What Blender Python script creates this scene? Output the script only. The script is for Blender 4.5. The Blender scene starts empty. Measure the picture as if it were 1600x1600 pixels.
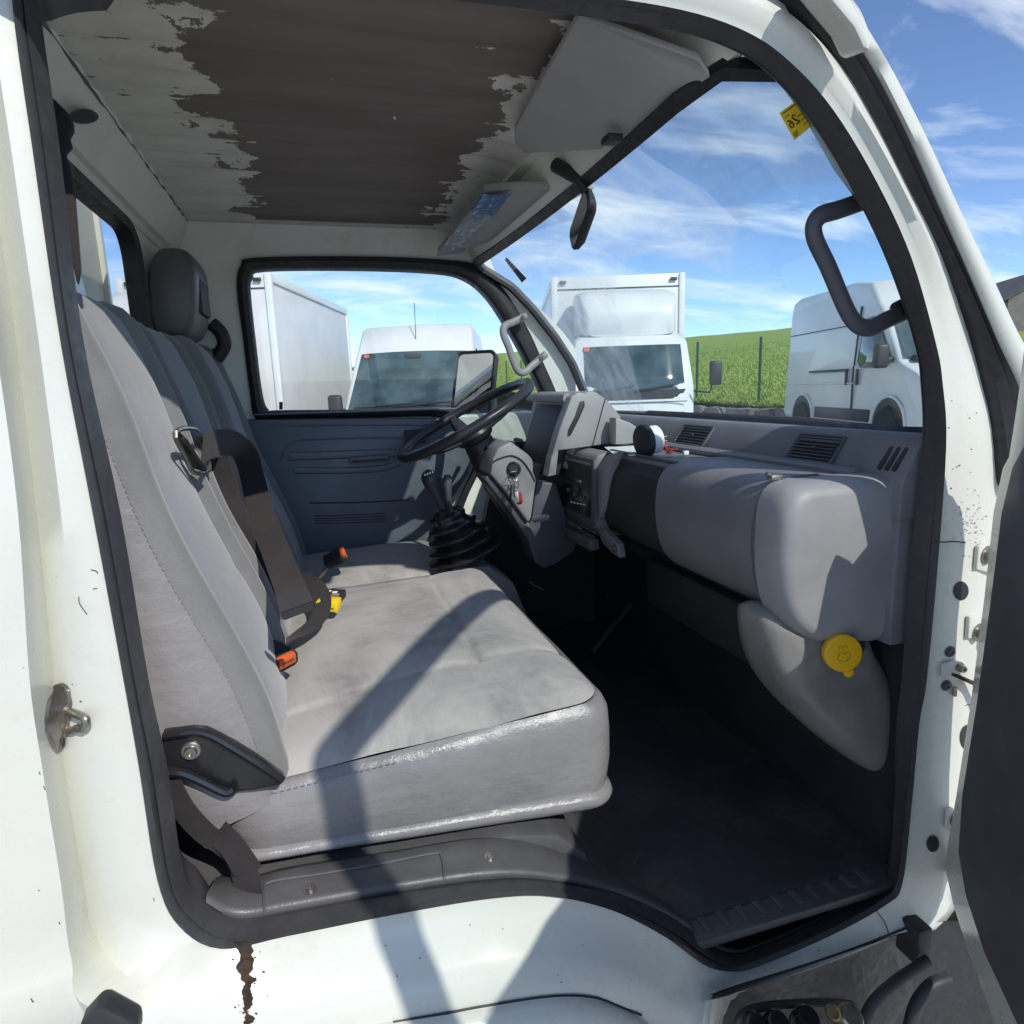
import bpy, bmesh, math, random
from mathutils import Vector as V, Matrix, noise
random.seed(11)
R = math.radians
scene = bpy.context.scene
COL = scene.collection

# ------------------------------------------------------------------ camera
F = 1020.0                       # focal length in pixels of a 1600 px wide frame
CAM = V((0, 0, 1.62))
def _d(u, v): return V(((u-800)/F, -(v-800)/F, -1.0))
_ey = _d(490, 616).normalized()
_ez = _d(1490, 581).cross(_ey).normalized()
if _ez.y < 0: _ez = -_ez
_ex = _ey.cross(_ez)
ROT = Matrix((_ex, _ey, _ez))    # camera space -> world
cd = bpy.data.cameras.new('camera'); cam = bpy.data.objects.new('camera', cd); COL.objects.link(cam)
cd.sensor_width = 36; cd.lens = 36*F/1600; cd.clip_start = 0.02; cd.clip_end = 5000
cam.matrix_world = Matrix.Translation(CAM) @ ROT.to_4x4()
scene.camera = cam
def ray(u, v): return ROT @ _d(u, v)
def P(u, v, y): r = ray(u, v); return CAM + r*(y/r.y)
def PX(u, v, x): r = ray(u, v); return CAM + r*(x/r.x)
def PZ(u, v, z): r = ray(u, v); return CAM + r*((z-CAM.z)/r.z)

# ------------------------------------------------------------------ world, sun, exposure
SUN = V((-0.36, 1.0, -0.87)).normalized()          # direction the light travels
w = bpy.data.worlds.new('World'); scene.world = w; w.use_nodes = True
nt = w.node_tree; nt.nodes.clear()
def N(t, **k):
    n = nt.nodes.new(t)
    for a, b in k.items(): setattr(n, a, b)
    return n
sky = N('ShaderNodeTexSky', sky_type='NISHITA', sun_disc=False)
sky.sun_elevation = math.asin(-SUN.z); sky.sun_rotation = math.atan2(-SUN.x, -SUN.y)
sky.air_density = 0.65; sky.dust_density = 0.0; sky.ozone_density = 3.5; sky.altitude = 900
tc = N('ShaderNodeTexCoord'); sep = N('ShaderNodeSeparateXYZ')
nt.links.new(tc.outputs['Generated'], sep.inputs[0])
zz = N('ShaderNodeMath', operation='MAXIMUM'); zz.inputs[1].default_value = 0.0; nt.links.new(sep.outputs['Z'], zz.inputs[0])
za = N('ShaderNodeMath', operation='ADD'); za.inputs[1].default_value = 0.22; nt.links.new(zz.outputs[0], za.inputs[0])
dv = N('ShaderNodeVectorMath', operation='DIVIDE'); nt.links.new(tc.outputs['Generated'], dv.inputs[0])
cmb = N('ShaderNodeCombineXYZ'); nt.links.new(za.outputs[0], cmb.inputs[0]); nt.links.new(za.outputs[0], cmb.inputs[1]); cmb.inputs[2].default_value = 1
nt.links.new(cmb.outputs[0], dv.inputs[1])
mp = N('ShaderNodeMapping'); mp.inputs['Rotation'].default_value = (0, 0, R(-24)); mp.inputs['Scale'].default_value = (1.25, 3.0, 0.0); mp.inputs['Location'].default_value = (2.35, 0.4, 0)
nt.links.new(dv.outputs[0], mp.inputs[0])
n1 = N('ShaderNodeTexNoise'); n1.inputs['Scale'].default_value = 1.25; n1.inputs['Detail'].default_value = 9; n1.inputs['Roughness'].default_value = 0.58; n1.inputs['Distortion'].default_value = 0.5
nt.links.new(mp.outputs[0], n1.inputs['Vector'])
rp = N('ShaderNodeValToRGB'); rp.color_ramp.elements[0].position = 0.475; rp.color_ramp.elements[1].position = 0.74
rp.color_ramp.elements[0].color = (0, 0, 0, 1); rp.color_ramp.elements[1].color = (0.82, 0.82, 0.82, 1)
nt.links.new(n1.outputs['Fac'], rp.inputs[0])
mx = N('ShaderNodeMix', data_type='RGBA'); nt.links.new(rp.outputs['Color'], mx.inputs['Factor'])
nt.links.new(sky.outputs[0], mx.inputs['A']); mx.inputs['B'].default_value = (5.6, 5.9, 6.3, 1)
bg = N('ShaderNodeBackground'); bg.inputs['Strength'].default_value = 0.11
nt.links.new(mx.outputs['Result'], bg.inputs[0])
wo = N('ShaderNodeOutputWorld'); nt.links.new(bg.outputs[0], wo.inputs[0])

sl = bpy.data.lights.new('sun', 'SUN'); sl.energy = 2.0; sl.angle = R(0.6); sl.color = (1.0, 0.95, 0.87)
so = bpy.data.objects.new('sun', sl); COL.objects.link(so); so.location = (3, -8, 8)
so.rotation_euler = SUN.to_track_quat('-Z', 'Y').to_euler()

vs = scene.view_settings
vs.view_transform = 'Standard'; vs.look = 'None'; vs.exposure = 0.95; vs.gamma = 1.0; vs.use_curve_mapping = False
scene.render.resolution_x = scene.render.resolution_y = 1024
scene.render.engine = 'CYCLES'
scene.cycles.max_bounces = 8; scene.cycles.diffuse_bounces = 4; scene.cycles.glossy_bounces = 3; scene.cycles.transparent_max_bounces = 24
scene.cycles.sample_clamp_indirect = 8

# ------------------------------------------------------------------ materials
class M:
    """small node builder for procedural materials"""
    def __init__(s, name):
        s.m = bpy.data.materials.new(name); s.m.use_nodes = True
        s.t = s.m.node_tree; s.t.nodes.clear()
        s.b = s.n('ShaderNodeBsdfPrincipled'); s.o = s.n('ShaderNodeOutputMaterial')
        s.l(s.b.outputs[0], s.o.inputs[0]); s.co = s.n('ShaderNodeTexCoord').outputs['Object']
    def n(s, t, **k):
        x = s.t.nodes.new(t)
        for a, b in k.items(): setattr(x, a, b)
        return x
    def l(s, a, b): s.t.links.new(a, b)
    def noise(s, scale, detail=4, rough=.55, co=None, stretch=None, dist=0):
        x = s.n('ShaderNodeTexNoise'); x.inputs['Scale'].default_value = scale; x.inputs['Detail'].default_value = detail
        x.inputs['Roughness'].default_value = rough; x.inputs['Distortion'].default_value = dist
        c = co or s.co
        if stretch:
            mp = s.n('ShaderNodeMapping'); mp.inputs['Scale'].default_value = stretch; s.l(c, mp.inputs[0]); c = mp.outputs[0]
        s.l(c, x.inputs['Vector']); return x.outputs['Fac']
    def voro(s, scale, feature='F1', rand=1.0):
        x = s.n('ShaderNodeTexVoronoi', feature=feature); x.inputs['Scale'].default_value = scale; x.inputs['Randomness'].default_value = rand
        s.l(s.co, x.inputs['Vector']); return x.outputs['Distance']
    def ramp(s, f, a, b, ca=0.0, cb=1.0):
        x = s.n('ShaderNodeMapRange'); x.inputs['From Min'].default_value = a; x.inputs['From Max'].default_value = b
        x.inputs['To Min'].default_value = ca; x.inputs['To Max'].default_value = cb; s.l(f, x.inputs['Value']); return x.outputs['Result']
    def mix(s, f, a, b):
        x = s.n('ShaderNodeMix', data_type='RGBA')
        if isinstance(f, (int, float)): x.inputs['Factor'].default_value = f
        else: s.l(f, x.inputs['Factor'])
        for i, c in (('A', a), ('B', b)):
            if isinstance(c, tuple): x.inputs[i].default_value = (*c, 1)
            else: s.l(c, x.inputs[i])
        return x.outputs['Result']
    def math(s, op, a, b):
        x = s.n('ShaderNodeMath', operation=op)
        for i, c in enumerate((a, b)):
            if isinstance(c, (int, float)): x.inputs[i].default_value = c
            else: s.l(c, x.inputs[i])
        return x.outputs[0]
    def set(s, k, v):
        i = s.b.inputs[k]
        if isinstance(v, tuple): i.default_value = (*v, 1)
        elif isinstance(v, (int, float)): i.default_value = v
        else: s.l(v, i)
        return s
    def bump(s, h, strength=.3, dist=.002):
        x = s.n('ShaderNodeBump'); x.inputs['Strength'].default_value = strength; x.inputs['Distance'].default_value = dist
        s.l(h, x.inputs['Height'])
        if s.b.inputs['Normal'].is_linked: s.l(s.b.inputs['Normal'].links[0].from_socket, x.inputs['Normal'])
        s.l(x.outputs[0], s.b.inputs['Normal']); return s

def simple(name, c, rough=.5, c2=None, scale=8, bump=None, metal=0, coat=0, spec=.5, rv=0):
    m = M(name)
    if c2: m.set('Base Color', m.mix(m.ramp(m.noise(scale, 5), .35, .65), c, c2))
    else: m.set('Base Color', c)
    m.set('Metallic', metal); m.set('Coat Weight', coat); m.set('Specular IOR Level', spec)
    if rv: m.set('Roughness', m.ramp(m.noise(scale*1.7, 5), .3, .7, rough-rv, rough+rv))
    else: m.set('Roughness', rough)
    if bump: m.bump(m.noise(bump[0], 3), bump[1], bump[2])
    return m.m

def paint_mat():
    m = M('white_paint')
    dirt = m.ramp(m.noise(5, 8, .65), .52, .80)
    fine = m.ramp(m.noise(60, 4, .6), .55, .75)
    spk = m.ramp(m.voro(26), .012, .03, 1, 0)
    c = m.mix(m.math('MULTIPLY', dirt, .20), (.625, .635, .57), (.39, .365, .30))
    c = m.mix(m.math('MULTIPLY', m.math('MULTIPLY', fine, dirt), .35), c, (.30, .27, .22))
    c = m.mix(m.math('MULTIPLY', spk, m.ramp(m.noise(3.3, 3), .56, .60)), c, (.10, .09, .075))
    m.set('Base Color', c); m.set('Roughness', m.ramp(m.noise(14, 4), .3, .7, .20, .36)); m.set('Coat Weight', .25)
    m.bump(m.noise(3.0, 2), .12, .004)
    return m.m
def fabric(name, a, b, big=5, weave=900, bs=.5, sheen=.3):
    m = M(name)
    k = m.math('MULTIPLY', m.ramp(m.noise(big, 7, .68, stretch=(1, .55, 1), dist=.6), .38, .62), m.ramp(m.noise(big*4.5, 5, .7, stretch=(.5, 1, 1)), .30, .62, .35, 1))
    k2 = m.noise(weave, 2, .6)
    c = m.mix(k, a, b); c = m.mix(m.ramp(k2, .35, .7, 0, .35), c, tuple(x*.55 for x in a))
    m.set('Base Color', c); m.set('Roughness', .95); m.set('Specular IOR Level', .15); m.set('Sheen Weight', sheen); m.set('Sheen Roughness', .45)
    m.bump(k2, bs, .0012).bump(m.noise(22, 5), .25, .004)
    return m.m
def vinyl(name, a, b, rough=.36, grain=420, gs=.35, wr=.35):
    m = M(name)
    m.set('Base Color', m.mix(m.ramp(m.noise(7, 6, .6), .35, .7), a, b))
    m.set('Roughness', m.ramp(m.noise(11, 4), .3, .7, rough-.07, rough+.10)); m.set('Specular IOR Level', .5)
    m.bump(m.noise(grain, 3, .6), gs, .0009).bump(m.noise(26, 4, .5, stretch=(1, 1, 1.6)), wr, .006)
    return m.m
def rooflin():
    """painted corrugated roof skin with a dark brown glue patch, torn ragged along the ribs"""
    m = M('roof_lining')
    s = m.n('ShaderNodeSeparateXYZ'); m.l(m.co, s.inputs[0]); X, Y = s.outputs[0], s.outputs[1]
    a = m.noise(5.5, 7, .6, stretch=(1.25, 1.0, 1)); b = m.noise(42, 5, .75, stretch=(.9, 1.15, 1))
    jag = m.math('ADD', m.ramp(a, .3, .7, -.095, .095), m.ramp(b, .3, .7, -.020, .020))
    rib = m.n('ShaderNodeMath', operation='SINE'); m.l(m.math('MULTIPLY', Y, 6.28318/.105), rib.inputs[0])
    jag = m.math('ADD', jag, m.math('MULTIPLY', m.ramp(rib.outputs[0], .86, 1, 0, .045), m.ramp(m.noise(5, 2, .5, stretch=(.2, 2, 1)), .4, .62)))
    l_edge = m.math('ADD', m.math('MULTIPLY', m.math('SUBTRACT', Y, 1.1), .04), -.165)
    fl = m.ramp(m.math('SUBTRACT', m.math('ADD', X, m.math('MULTIPLY', jag, -1)), l_edge), -.002, .002)
    fr = m.ramp(m.math('SUBTRACT', .432, m.math('ADD', X, jag)), -.002, .002)
    ff = m.ramp(m.math('SUBTRACT', 2.36, Y), -.004, .004)
    f = m.math('MULTIPLY', m.math('MULTIPLY', fl, fr), ff)
    chips = m.ramp(m.noise(26, 4, .6, stretch=(1, .5, 1)), .735, .75)
    bits = m.ramp(m.noise(19, 5, .6, stretch=(.6, 1.8, 1)), .665, .675)
    f = m.math('MULTIPLY', f, m.math('SUBTRACT', 1, chips))
    f = m.math('MAXIMUM', f, bits)
    white = m.mix(m.ramp(m.noise(9, 6, .6), .4, .75), (.82, .80, .73), (.66, .64, .57))
    dark = m.mix(m.ramp(m.noise(4, 7, .6, stretch=(.6, 2.4, 1)), .3, .7), (.190, .162, .146), (.262, .228, .208))
    m.set('Base Color', m.mix(f, white, dark)); m.set('Roughness', .85); m.set('Specular IOR Level', .2)
    m.bump(m.noise(260, 3), .25, .001).bump(f, .35, .0015)
    return m.m
def creamy():
    m = M('cab_interior_paint')
    d = m.ramp(m.noise(8, 7, .65), .5, .78)
    c = m.mix(m.math('MULTIPLY', d, .5), (.84, .85, .78), (.60, .57, .48))
    m.set('Base Color', c); m.set('Roughness', .45); m.bump(m.noise(5, 3), .12, .004)
    return m.m
def glass_mat(name, tint, refl=.06, dust=None, dustc=(.75, .8, .85)):
    m = M(name); t = m.t; t.nodes.remove(m.b)
    tr = m.n('ShaderNodeBsdfTransparent'); tr.inputs[0].default_value = (*tint, 1)
    gl = m.n('ShaderNodeBsdfGlossy'); gl.inputs['Roughness'].default_value = .015
    fr = m.n('ShaderNodeLayerWeight'); fr.inputs['Blend'].default_value = .5
    fz = m.math('ADD', m.math('MULTIPLY', m.math('POWER', fr.outputs['Facing'], 5), .7), .045)
    mx = m.n('ShaderNodeMixShader'); m.l(m.math('MULTIPLY', fz, refl), mx.inputs[0]); m.l(tr.outputs[0], mx.inputs[1]); m.l(gl.outputs[0], mx.inputs[2])
    out = mx.outputs[0]
    if dust:
        df = m.n('ShaderNodeBsdfDiffuse'); df.inputs[0].default_value = (*dustc, 1)
        tl = m.n('ShaderNodeBsdfTranslucent'); tl.inputs[0].default_value = (*dustc, 1)
        a = m.n('ShaderNodeMixShader'); a.inputs[0].default_value = .6; m.l(df.outputs[0], a.inputs[1]); m.l(tl.outputs[0], a.inputs[2])
        d = m.n('ShaderNodeMixShader'); m.l(dust(m), d.inputs[0]); m.l(out, d.inputs[1]); m.l(a.outputs[0], d.inputs[2]); out = d.outputs[0]
    m.l(out, m.o.inputs[0]); return m.m
def ws_dust_haze(m):
    # wiped fans of two blades stay clear, the rest keeps streaked dust, thickened to paint in a pale reflection haze
    s = m.n('ShaderNodeSeparateXYZ'); m.l(m.co, s.inputs[0])
    def fan(cy, cz, r):
        dy = m.math('SUBTRACT', s.outputs[1], cy); dz = m.math('SUBTRACT', s.outputs[2], cz)
        d = m.math('SQRT', m.math('ADD', m.math('MULTIPLY', dy, dy), m.math('MULTIPLY', dz, dz)), 0)
        return m.ramp(d, r-.006, r+.006)
    f = m.math('MINIMUM', fan(1.02, 1.44, .50), fan(1.62, 1.44, .50))
    st = m.ramp(m.noise(9, 3, .5, stretch=(1, 2.5, 1)), .34, .70, .35, 1)
    return m.math('ADD', m.math('MULTIPLY', m.math('MULTIPLY', f, st), .34), m.math('MULTIPLY', m.noise(3, 3), .06))
def rubber_mat(name, a, b, rough=.5):
    m = M(name)
    m.set('Base Color', m.mix(m.ramp(m.noise(48, 6, .7), .45, .80), a, b)); m.set('Roughness', m.ramp(m.noise(60, 4), .3, .7, rough-.1, rough+.15))
    m.bump(m.noise(120, 4), .2, .001); return m.m

MT = {}
MT['paint'] = paint_mat()
MT['cream'] = creamy()
MT['roof'] = rooflin()
MT['seal'] = rubber_mat('door_seal_rubber', (.050, .050, .054), (.070, .070, .072), .40)
MT['blackrub'] = rubber_mat('black_rubber', (.016, .016, .019), (.035, .035, .038), .5)
MT['plast'] = vinyl('grey_dash_plastic', (.172, .166, .178), (.210, .203, .214), .46, 700, .25, .04)
MT['plastL'] = vinyl('light_grey_plastic', (.34, .33, .33), (.265, .26, .26), .45, 600, .25, .05)
MT['plastD'] = vinyl('dark_grey_plastic', (.070, .069, .080), (.095, .094, .104), .45, 600, .25, .04)
MT['slate'] = vinyl('slate_door_plastic', (.118, .136, .168), (.140, .158, .190), .42, 700, .2, .03)
MT['sill'] = vinyl('black_sill_plastic', (.070, .069, .074), (.115, .112, .112), .42, 260, .5, .1)
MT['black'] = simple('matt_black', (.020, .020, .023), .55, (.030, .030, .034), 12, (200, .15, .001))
MT['glossblk'] = simple('gloss_black', (.012, .012, .014), .18, (.02, .02, .022), 12)
_m = M('floor_mat_rubber')
dust_ = _m.math('MULTIPLY', _m.ramp(_m.noise(3.2, 6, .65), .46, .72), _m.ramp(_m.noise(70, 4, .7), .35, .7, .35, 1))
_g = _m.ramp(_m.voro(55), .05, .09, 1, 0)
_c = _m.mix(dust_, (.040, .039, .044), (.13, .122, .112)); _c = _m.mix(_m.math('MULTIPLY', _g, _m.ramp(_m.noise(9, 3), .58, .62)), _c, (.20, .18, .15))
_m.set('Base Color', _c); _m.set('Roughness', .62); _m.bump(_m.noise(150, 3), .4, .0015); MT['mat'] = _m.m
MT['seatfab'] = fabric('grey_velour_cushion', (.47, .448, .42), (.225, .22, .215), 4.5, 700, .55)
MT['seatback'] = fabric('blue_grey_velour_back', (.300, .306, .325), (.245, .254, .272), 4.0, 800, .5)
MT['bolster'] = fabric('ribbed_grey_bolster', (.225, .225, .222), (.180, .181, .184), 4.0, 620, .6)
MT['vinyl'] = vinyl('grey_seat_vinyl', (.255, .243, .243), (.200, .190, .190), .27, 330, .6, .5)
MT['belt'] = fabric('brown_black_webbing', (.050, .043, .043), (.034, .030, .032), 8, 420, .5, .1)
MT['steel'] = simple('worn_steel', (.42, .40, .37), .36, (.25, .22, .18), 40, None, .9, 0, .5, .08)
MT['zinc'] = simple('yellow_zinc_steel', (.45, .36, .18), .35, (.30, .25, .17), 40, None, .9)
MT['chrome'] = simple('chrome', (.75, .75, .76), .12, None, 8, None, 1)
MT['rust'] = simple('rust', (.062, .036, .020), .9, (.018, .016, .012), 60, (90, .8, .004))
MT['orange'] = simple('orange_button', (.75, .14, .035), .45, (.62, .11, .03), 30)
MT['yellow'] = simple('yellow_plastic', (.82, .47, .010), .36, (.78, .43, .008), 12)
MT['lemon'] = simple('lemon_plastic', (.85, .68, .02), .4, (.80, .62, .02), 12)
MT['tank'] = vinyl('grimy_tank_plastic', (.29, .28, .26), (.17, .16, .145), .34, 260, .3, .15)
MT['sticker'] = simple('yellow_sticker', (.86, .66, .02), .6, (.82, .60, .02), 20)
MT['ink'] = simple('dark_ink', (.14, .05, .015), .6)
MT['capink'] = simple('cap_emboss_ink', (.36, .22, .02), .5)
MT['print'] = simple('white_print', (.82, .85, .82), .5)
MT['green'] = simple('green_print', (.25, .55, .35), .5)
MT['mirror'] = simple('mirror_glass', (.86, .88, .90), .015, None, 8, None, 1)
MT['visor'] = vinyl('grey_visor_vinyl', (.40, .39, .38), (.35, .34, .333), .6, 500, .3, .05)
MT['film'] = None
MT['headrest'] = vinyl('charcoal_headrest', (.105, .107, .116), (.128, .130, .138), .42, 500, .3, .06)
MT['wheel'] = vinyl('black_wheel_plastic', (.026, .027, .032), (.038, .039, .045), .36, 500, .2, .03)
MT['glass'] = glass_mat('window_glass', (.90, .94, .94), 1.0)
MT['ws'] = glass_mat('windscreen_glass', (.84, .93, .93), .9, ws_dust_haze)
# ------------------------------------------------------------------ mesh helpers
def cr(pts, n, closed=False):
    """Catmull-Rom curve through pts, n samples per span (open: end point added)"""
    pts = [V(p) for p in pts]; m = len(pts); out = []
    for i in range(m if closed else m-1):
        if closed: a, b, c, d = pts[i-1], pts[i], pts[(i+1) % m], pts[(i+2) % m]
        else: a, b, c, d = pts[max(i-1, 0)], pts[i], pts[i+1], pts[min(i+2, m-1)]
        for k in range(n):
            t = k/n
            out.append(0.5*((2*b)+(c-a)*t+(2*a-5*b+4*c-d)*t*t+(3*b-a-3*c+d)*t**3))
    if not closed: out.append(pts[-1].copy())
    return out
def rrect(w, h, r, n=5):
    """rounded rectangle outline centred on 0, counter-clockwise"""
    o = []
    for cx, cy, a0 in ((w/2-r, h/2-r, 0), (-w/2+r, h/2-r, 90), (-w/2+r, -h/2+r, 180), (w/2-r, -h/2+r, 270)):
        for k in range(n+1):
            a = R(a0+90*k/n); o.append((cx+r*math.cos(a), cy+r*math.sin(a)))
    return o
class MB:
    def __init__(s): s.v = []; s.f = []
    def add(s, vs, fs):
        o = len(s.v); s.v += [V(x) for x in vs]; s.f += [tuple(i+o for i in f) for f in fs]; return s
    def box(s, c, size, rot=None):
        c = V(c); h = [x/2 for x in size]; vs = []
        for dz in (-1, 1):
            for dx, dy in ((-1, -1), (1, -1), (1, 1), (-1, 1)):
                p = V((dx*h[0], dy*h[1], dz*h[2]))
                if rot is not None: p = rot @ p
                vs.append(c+p)
        return s.add(vs, [(3, 2, 1, 0), (4, 5, 6, 7), (0, 1, 5, 4), (1, 2, 6, 5), (2, 3, 7, 6), (3, 0, 4, 7)])
    def loft(s, rings, closed=True, cap=(False, False), flip=False):
        n = len(rings[0]); vs = [p for r in rings for p in r]; fs = []
        for i in range(len(rings)-1):
            for j in range(n if closed else n-1):
                a, b = i*n+j, i*n+(j+1) % n; q = (a, b, b+n, a+n); fs.append(q[::-1] if flip else q)
        if cap[0]: fs.append(tuple(range(n))[::-1])
        if cap[1]: fs.append(tuple((len(rings)-1)*n+k for k in range(n)))
        return s.add(vs, fs)
    def prism(s, poly, vec):
        vec = V(vec); poly = [V(p) for p in poly]; n = len(poly)
        return s.add(poly+[p+vec for p in poly], [tuple(range(n))[::-1], tuple(range(n, 2*n))]+[(i, (i+1) % n, n+(i+1) % n, n+i) for i in range(n)])
    def tube(s, pts, r, seg=10, closed=False, caps=True, sq=None, up=None):
        """sweep a circle (or an ellipse sq=(a,b) with axis up) along pts"""
        pts = [V(p) for p in pts]; m = len(pts); rings = []; nrm = None
        for i, p in enumerate(pts):
            if closed: t = (pts[(i+1) % m]-pts[i-1]).normalized()
            else: t = (pts[min(i+1, m-1)]-pts[max(i-1, 0)]).normalized()
            if up is not None: nrm = (V(up)-t*V(up).dot(t)).normalized()
            elif nrm is None:
                k = V((0, 0, 1)) if abs(t.z) < .9 else V((1, 0, 0)); nrm = (k-t*k.dot(t)).normalized()
            else: nrm = (nrm-t*nrm.dot(t)).normalized()
            bn = t.cross(nrm); rr = r[i] if isinstance(r, (list, tuple)) else r
            a, b = (sq[0]*rr, sq[1]*rr) if sq else (rr, rr)
            rings.append([p+nrm*(a*math.cos(2*math.pi*k/seg))+bn*(b*math.sin(2*math.pi*k/seg)) for k in range(seg)])
        if closed: rings.append(rings[0])
        return s.loft(rings, True, (caps and not closed, caps and not closed))
    def sweep(s, pts, prof, up, closed=False):
        """sweep a 2D profile [(a along up, b along side)] along pts; up: vector or list"""
        pts = [V(p) for p in pts]; m = len(pts); rings = []
        for i, p in enumerate(pts):
            if closed: t = (pts[(i+1) % m]-pts[i-1]).normalized()
            else: t = (pts[min(i+1, m-1)]-pts[max(i-1, 0)]).normalized()
            u = V(up[i]) if isinstance(up, list) else V(up)
            u = (u-t*u.dot(t)).normalized(); b = t.cross(u)
            rings.append([p+u*x+b*y for x, y in prof])
        if closed: rings.append(rings[0])
        return s.loft(rings, True, (not closed, not closed))
    def lathe(s, prof, origin, axis, seg=24, caps=(True, True)):
        """prof [(r, h)] about axis"""
        o = V(origin); ax = V(axis).normalized(); k = V((0, 0, 1)) if abs(ax.z) < .9 else V((1, 0, 0))
        a = (k-ax*k.dot(ax)).normalized(); b = ax.cross(a)
        rings = [[o+ax*h+(a*math.cos(2*math.pi*j/seg)+b*math.sin(2*math.pi*j/seg))*max(r, 1e-5) for j in range(seg)] for r, h in prof]
        return s.loft(rings, True, caps)
    def ribbon(s, pts, wd, width, th=.0016):
        """strap: pts centre line, wd width direction(s)"""
        pts = [V(p) for p in pts]; m = len(pts); rings = []
        for i, p in enumerate(pts):
            t = (pts[min(i+1, m-1)]-pts[max(i-1, 0)]).normalized()
            w_ = V(wd[i]) if isinstance(wd, list) else V(wd)
            w_ = (w_-t*w_.dot(t)).normalized(); nn = t.cross(w_)*th/2; hw = w_*width/2
            rings.append([p-hw+nn, p+hw+nn, p+hw-nn, p-hw-nn])
        return s.loft(rings, True, (True, True))
    def xf(s, mat):
        s.v = [mat @ p for p in s.v]; return s
    def build(s, name, mat, parent=None, bevel=0, seg=2, smooth=True, angle=38, sub=0, local=False):
        bm = bmesh.new(); vs = [bm.verts.new(p) for p in s.v]
        for f in s.f:
            try: bm.faces.new([vs[i] for i in f])
            except ValueError: pass
        bmesh.ops.remove_doubles(bm, verts=bm.verts, dist=1e-6)
        bmesh.ops.recalc_face_normals(bm, faces=bm.faces)
        if bevel:
            es = [e for e in bm.edges if len(e.link_faces) == 2 and e.calc_face_angle(0) > R(28)]
            bmesh.ops.bevel(bm, geom=es, offset=bevel, segments=seg, profile=.5, affect='EDGES', clamp_overlap=True)
        me = bpy.data.meshes.new(name); bm.to_mesh(me); bm.free()
        if isinstance(mat, str): mat = MT[mat]
        me.materials.append(mat)
        if smooth:
            me.polygons.foreach_set('use_smooth', [True]*len(me.polygons)); me.set_sharp_from_angle(angle=R(angle))
        o = bpy.data.objects.new(name, me); COL.objects.link(o)
        if sub:
            md = o.modifiers.new('sub', 'SUBSURF'); md.levels = md.render_levels = sub
        if parent is not None:
            o.parent = parent
            if not local and parent.type == 'EMPTY': o.matrix_parent_inverse = Matrix.Translation(parent.location).inverted()
        return o
def root(name, loc, label, cat, group=None, rotz=0):
    o = bpy.data.objects.new(name, None); COL.objects.link(o); o.location = loc; o.rotation_euler = (0, 0, rotz); o.empty_display_size = .2
    o['label'] = label; o['category'] = cat
    if group: o['group'] = group
    return o
def tag(o, label, cat, group=None):
    o['label'] = label; o['category'] = cat
    if group: o['group'] = group
    return o
def frame(x, y, z=None):
    """rotation with columns x, y, z"""
    x = V(x).normalized(); y = V(y); y = (y-x*y.dot(x)).normalized(); z = x.cross(y)
    return Matrix((x, y, z)).transposed()
def bolt(mb, c, axis, r=.009, h=.006, seg=12):
    mb.lathe([(r*1.5, 0), (r*1.5, h*.25), (r, h*.3), (r, h*.9), (r*.8, h), (r*.35, h), (r*.3, h*.5), (0, h*.5)], c, axis, seg, (False, False))

# ================================================================== TRUCK (the one we look into)
TR = root('truck', (.3, 1.65, 0), 'white cab-over truck seen into through its open passenger door, grey bench seat inside', 'truck')
YN, YF = .85, 2.47
def tum(v): return .04*max(0.0, (700-v)/700)

# ---- door aperture: control rings as (pixel u, pixel v, depth y)
SO = [(22,0),(56,250),(97,530),(147,800),(195,1060),(219,1200),(246,1366),(280,1440),(345,1476),(450,1456),(620,1422),(766,1398),(860,1395),(955,1418),(1036,1460),(1094,1502),(1134,1512),(1178,1505),(1296,1455),(1380,1408),(1404,1377),(1418,1262),(1431,1127),(1442,1065),(1458,901),(1472,699),(1466,597),(1455,535),(1418,405),(1364,287),(1296,175),(1229,101),(1161,54),(1060,20),(900,-5),(700,-28),(400,-55),(150,-70),(40,-50)]
SI = [(62,0),(96,250),(130,530),(188,800),(232,1060),(262,1200),(288,1366),(322,1412),(372,1436),(452,1424),(620,1394),(766,1374),(860,1376),(968,1398),(1052,1436),(1105,1474),(1138,1489),(1178,1484),(1288,1436),(1368,1391),(1387,1360),(1395,1262),(1401,1127),(1409,1060),(1420,901),(1440,699),(1438,600),(1428,535),(1388,415),(1335,303),(1268,192),(1205,120),(1148,80),(1060,50),(900,24),(700,0),(400,-28),(172,-44),(78,-28)]
W1 = [(-12,0),(20,250),(60,530),(95,800),(122,1060),(140,1200),(169,1364),(196,1432),(285,1478),(448,1500),(624,1468),(766,1446),(862,1441),(952,1458),(1030,1492),(1085,1526),(1120,1546),(1166,1530),(1288,1480),(1386,1432),(1428,1392),(1448,1265),(1461,1130),(1470,1065),(1487,901),(1502,699),(1492,593),(1478,530),(1438,398),(1384,281),(1316,167),(1250,92),(1180,40),(1070,2),(900,-22),(700,-45),(400,-72),(150,-90),(30,-75)]
W2 = [(-45,0),(-15,250),(25,530),(57,800),(84,1060),(100,1200),(128,1366),(150,1465),(230,1540),(440,1560),(640,1525),(772,1497),(868,1490),(954,1502),(1024,1534),(1080,1562),(1113,1562),(1166,1546),(1286,1507),(1394,1462),(1458,1432),(1488,1275),(1498,1130),(1506,1065),(1526,901),(1540,699),(1520,590),(1506,530),(1456,392),(1400,274),(1334,159),(1272,84),(1200,22),(1080,-18),(900,-45),(700,-68),(400,-95),(140,-115),(10,-100)]
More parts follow.
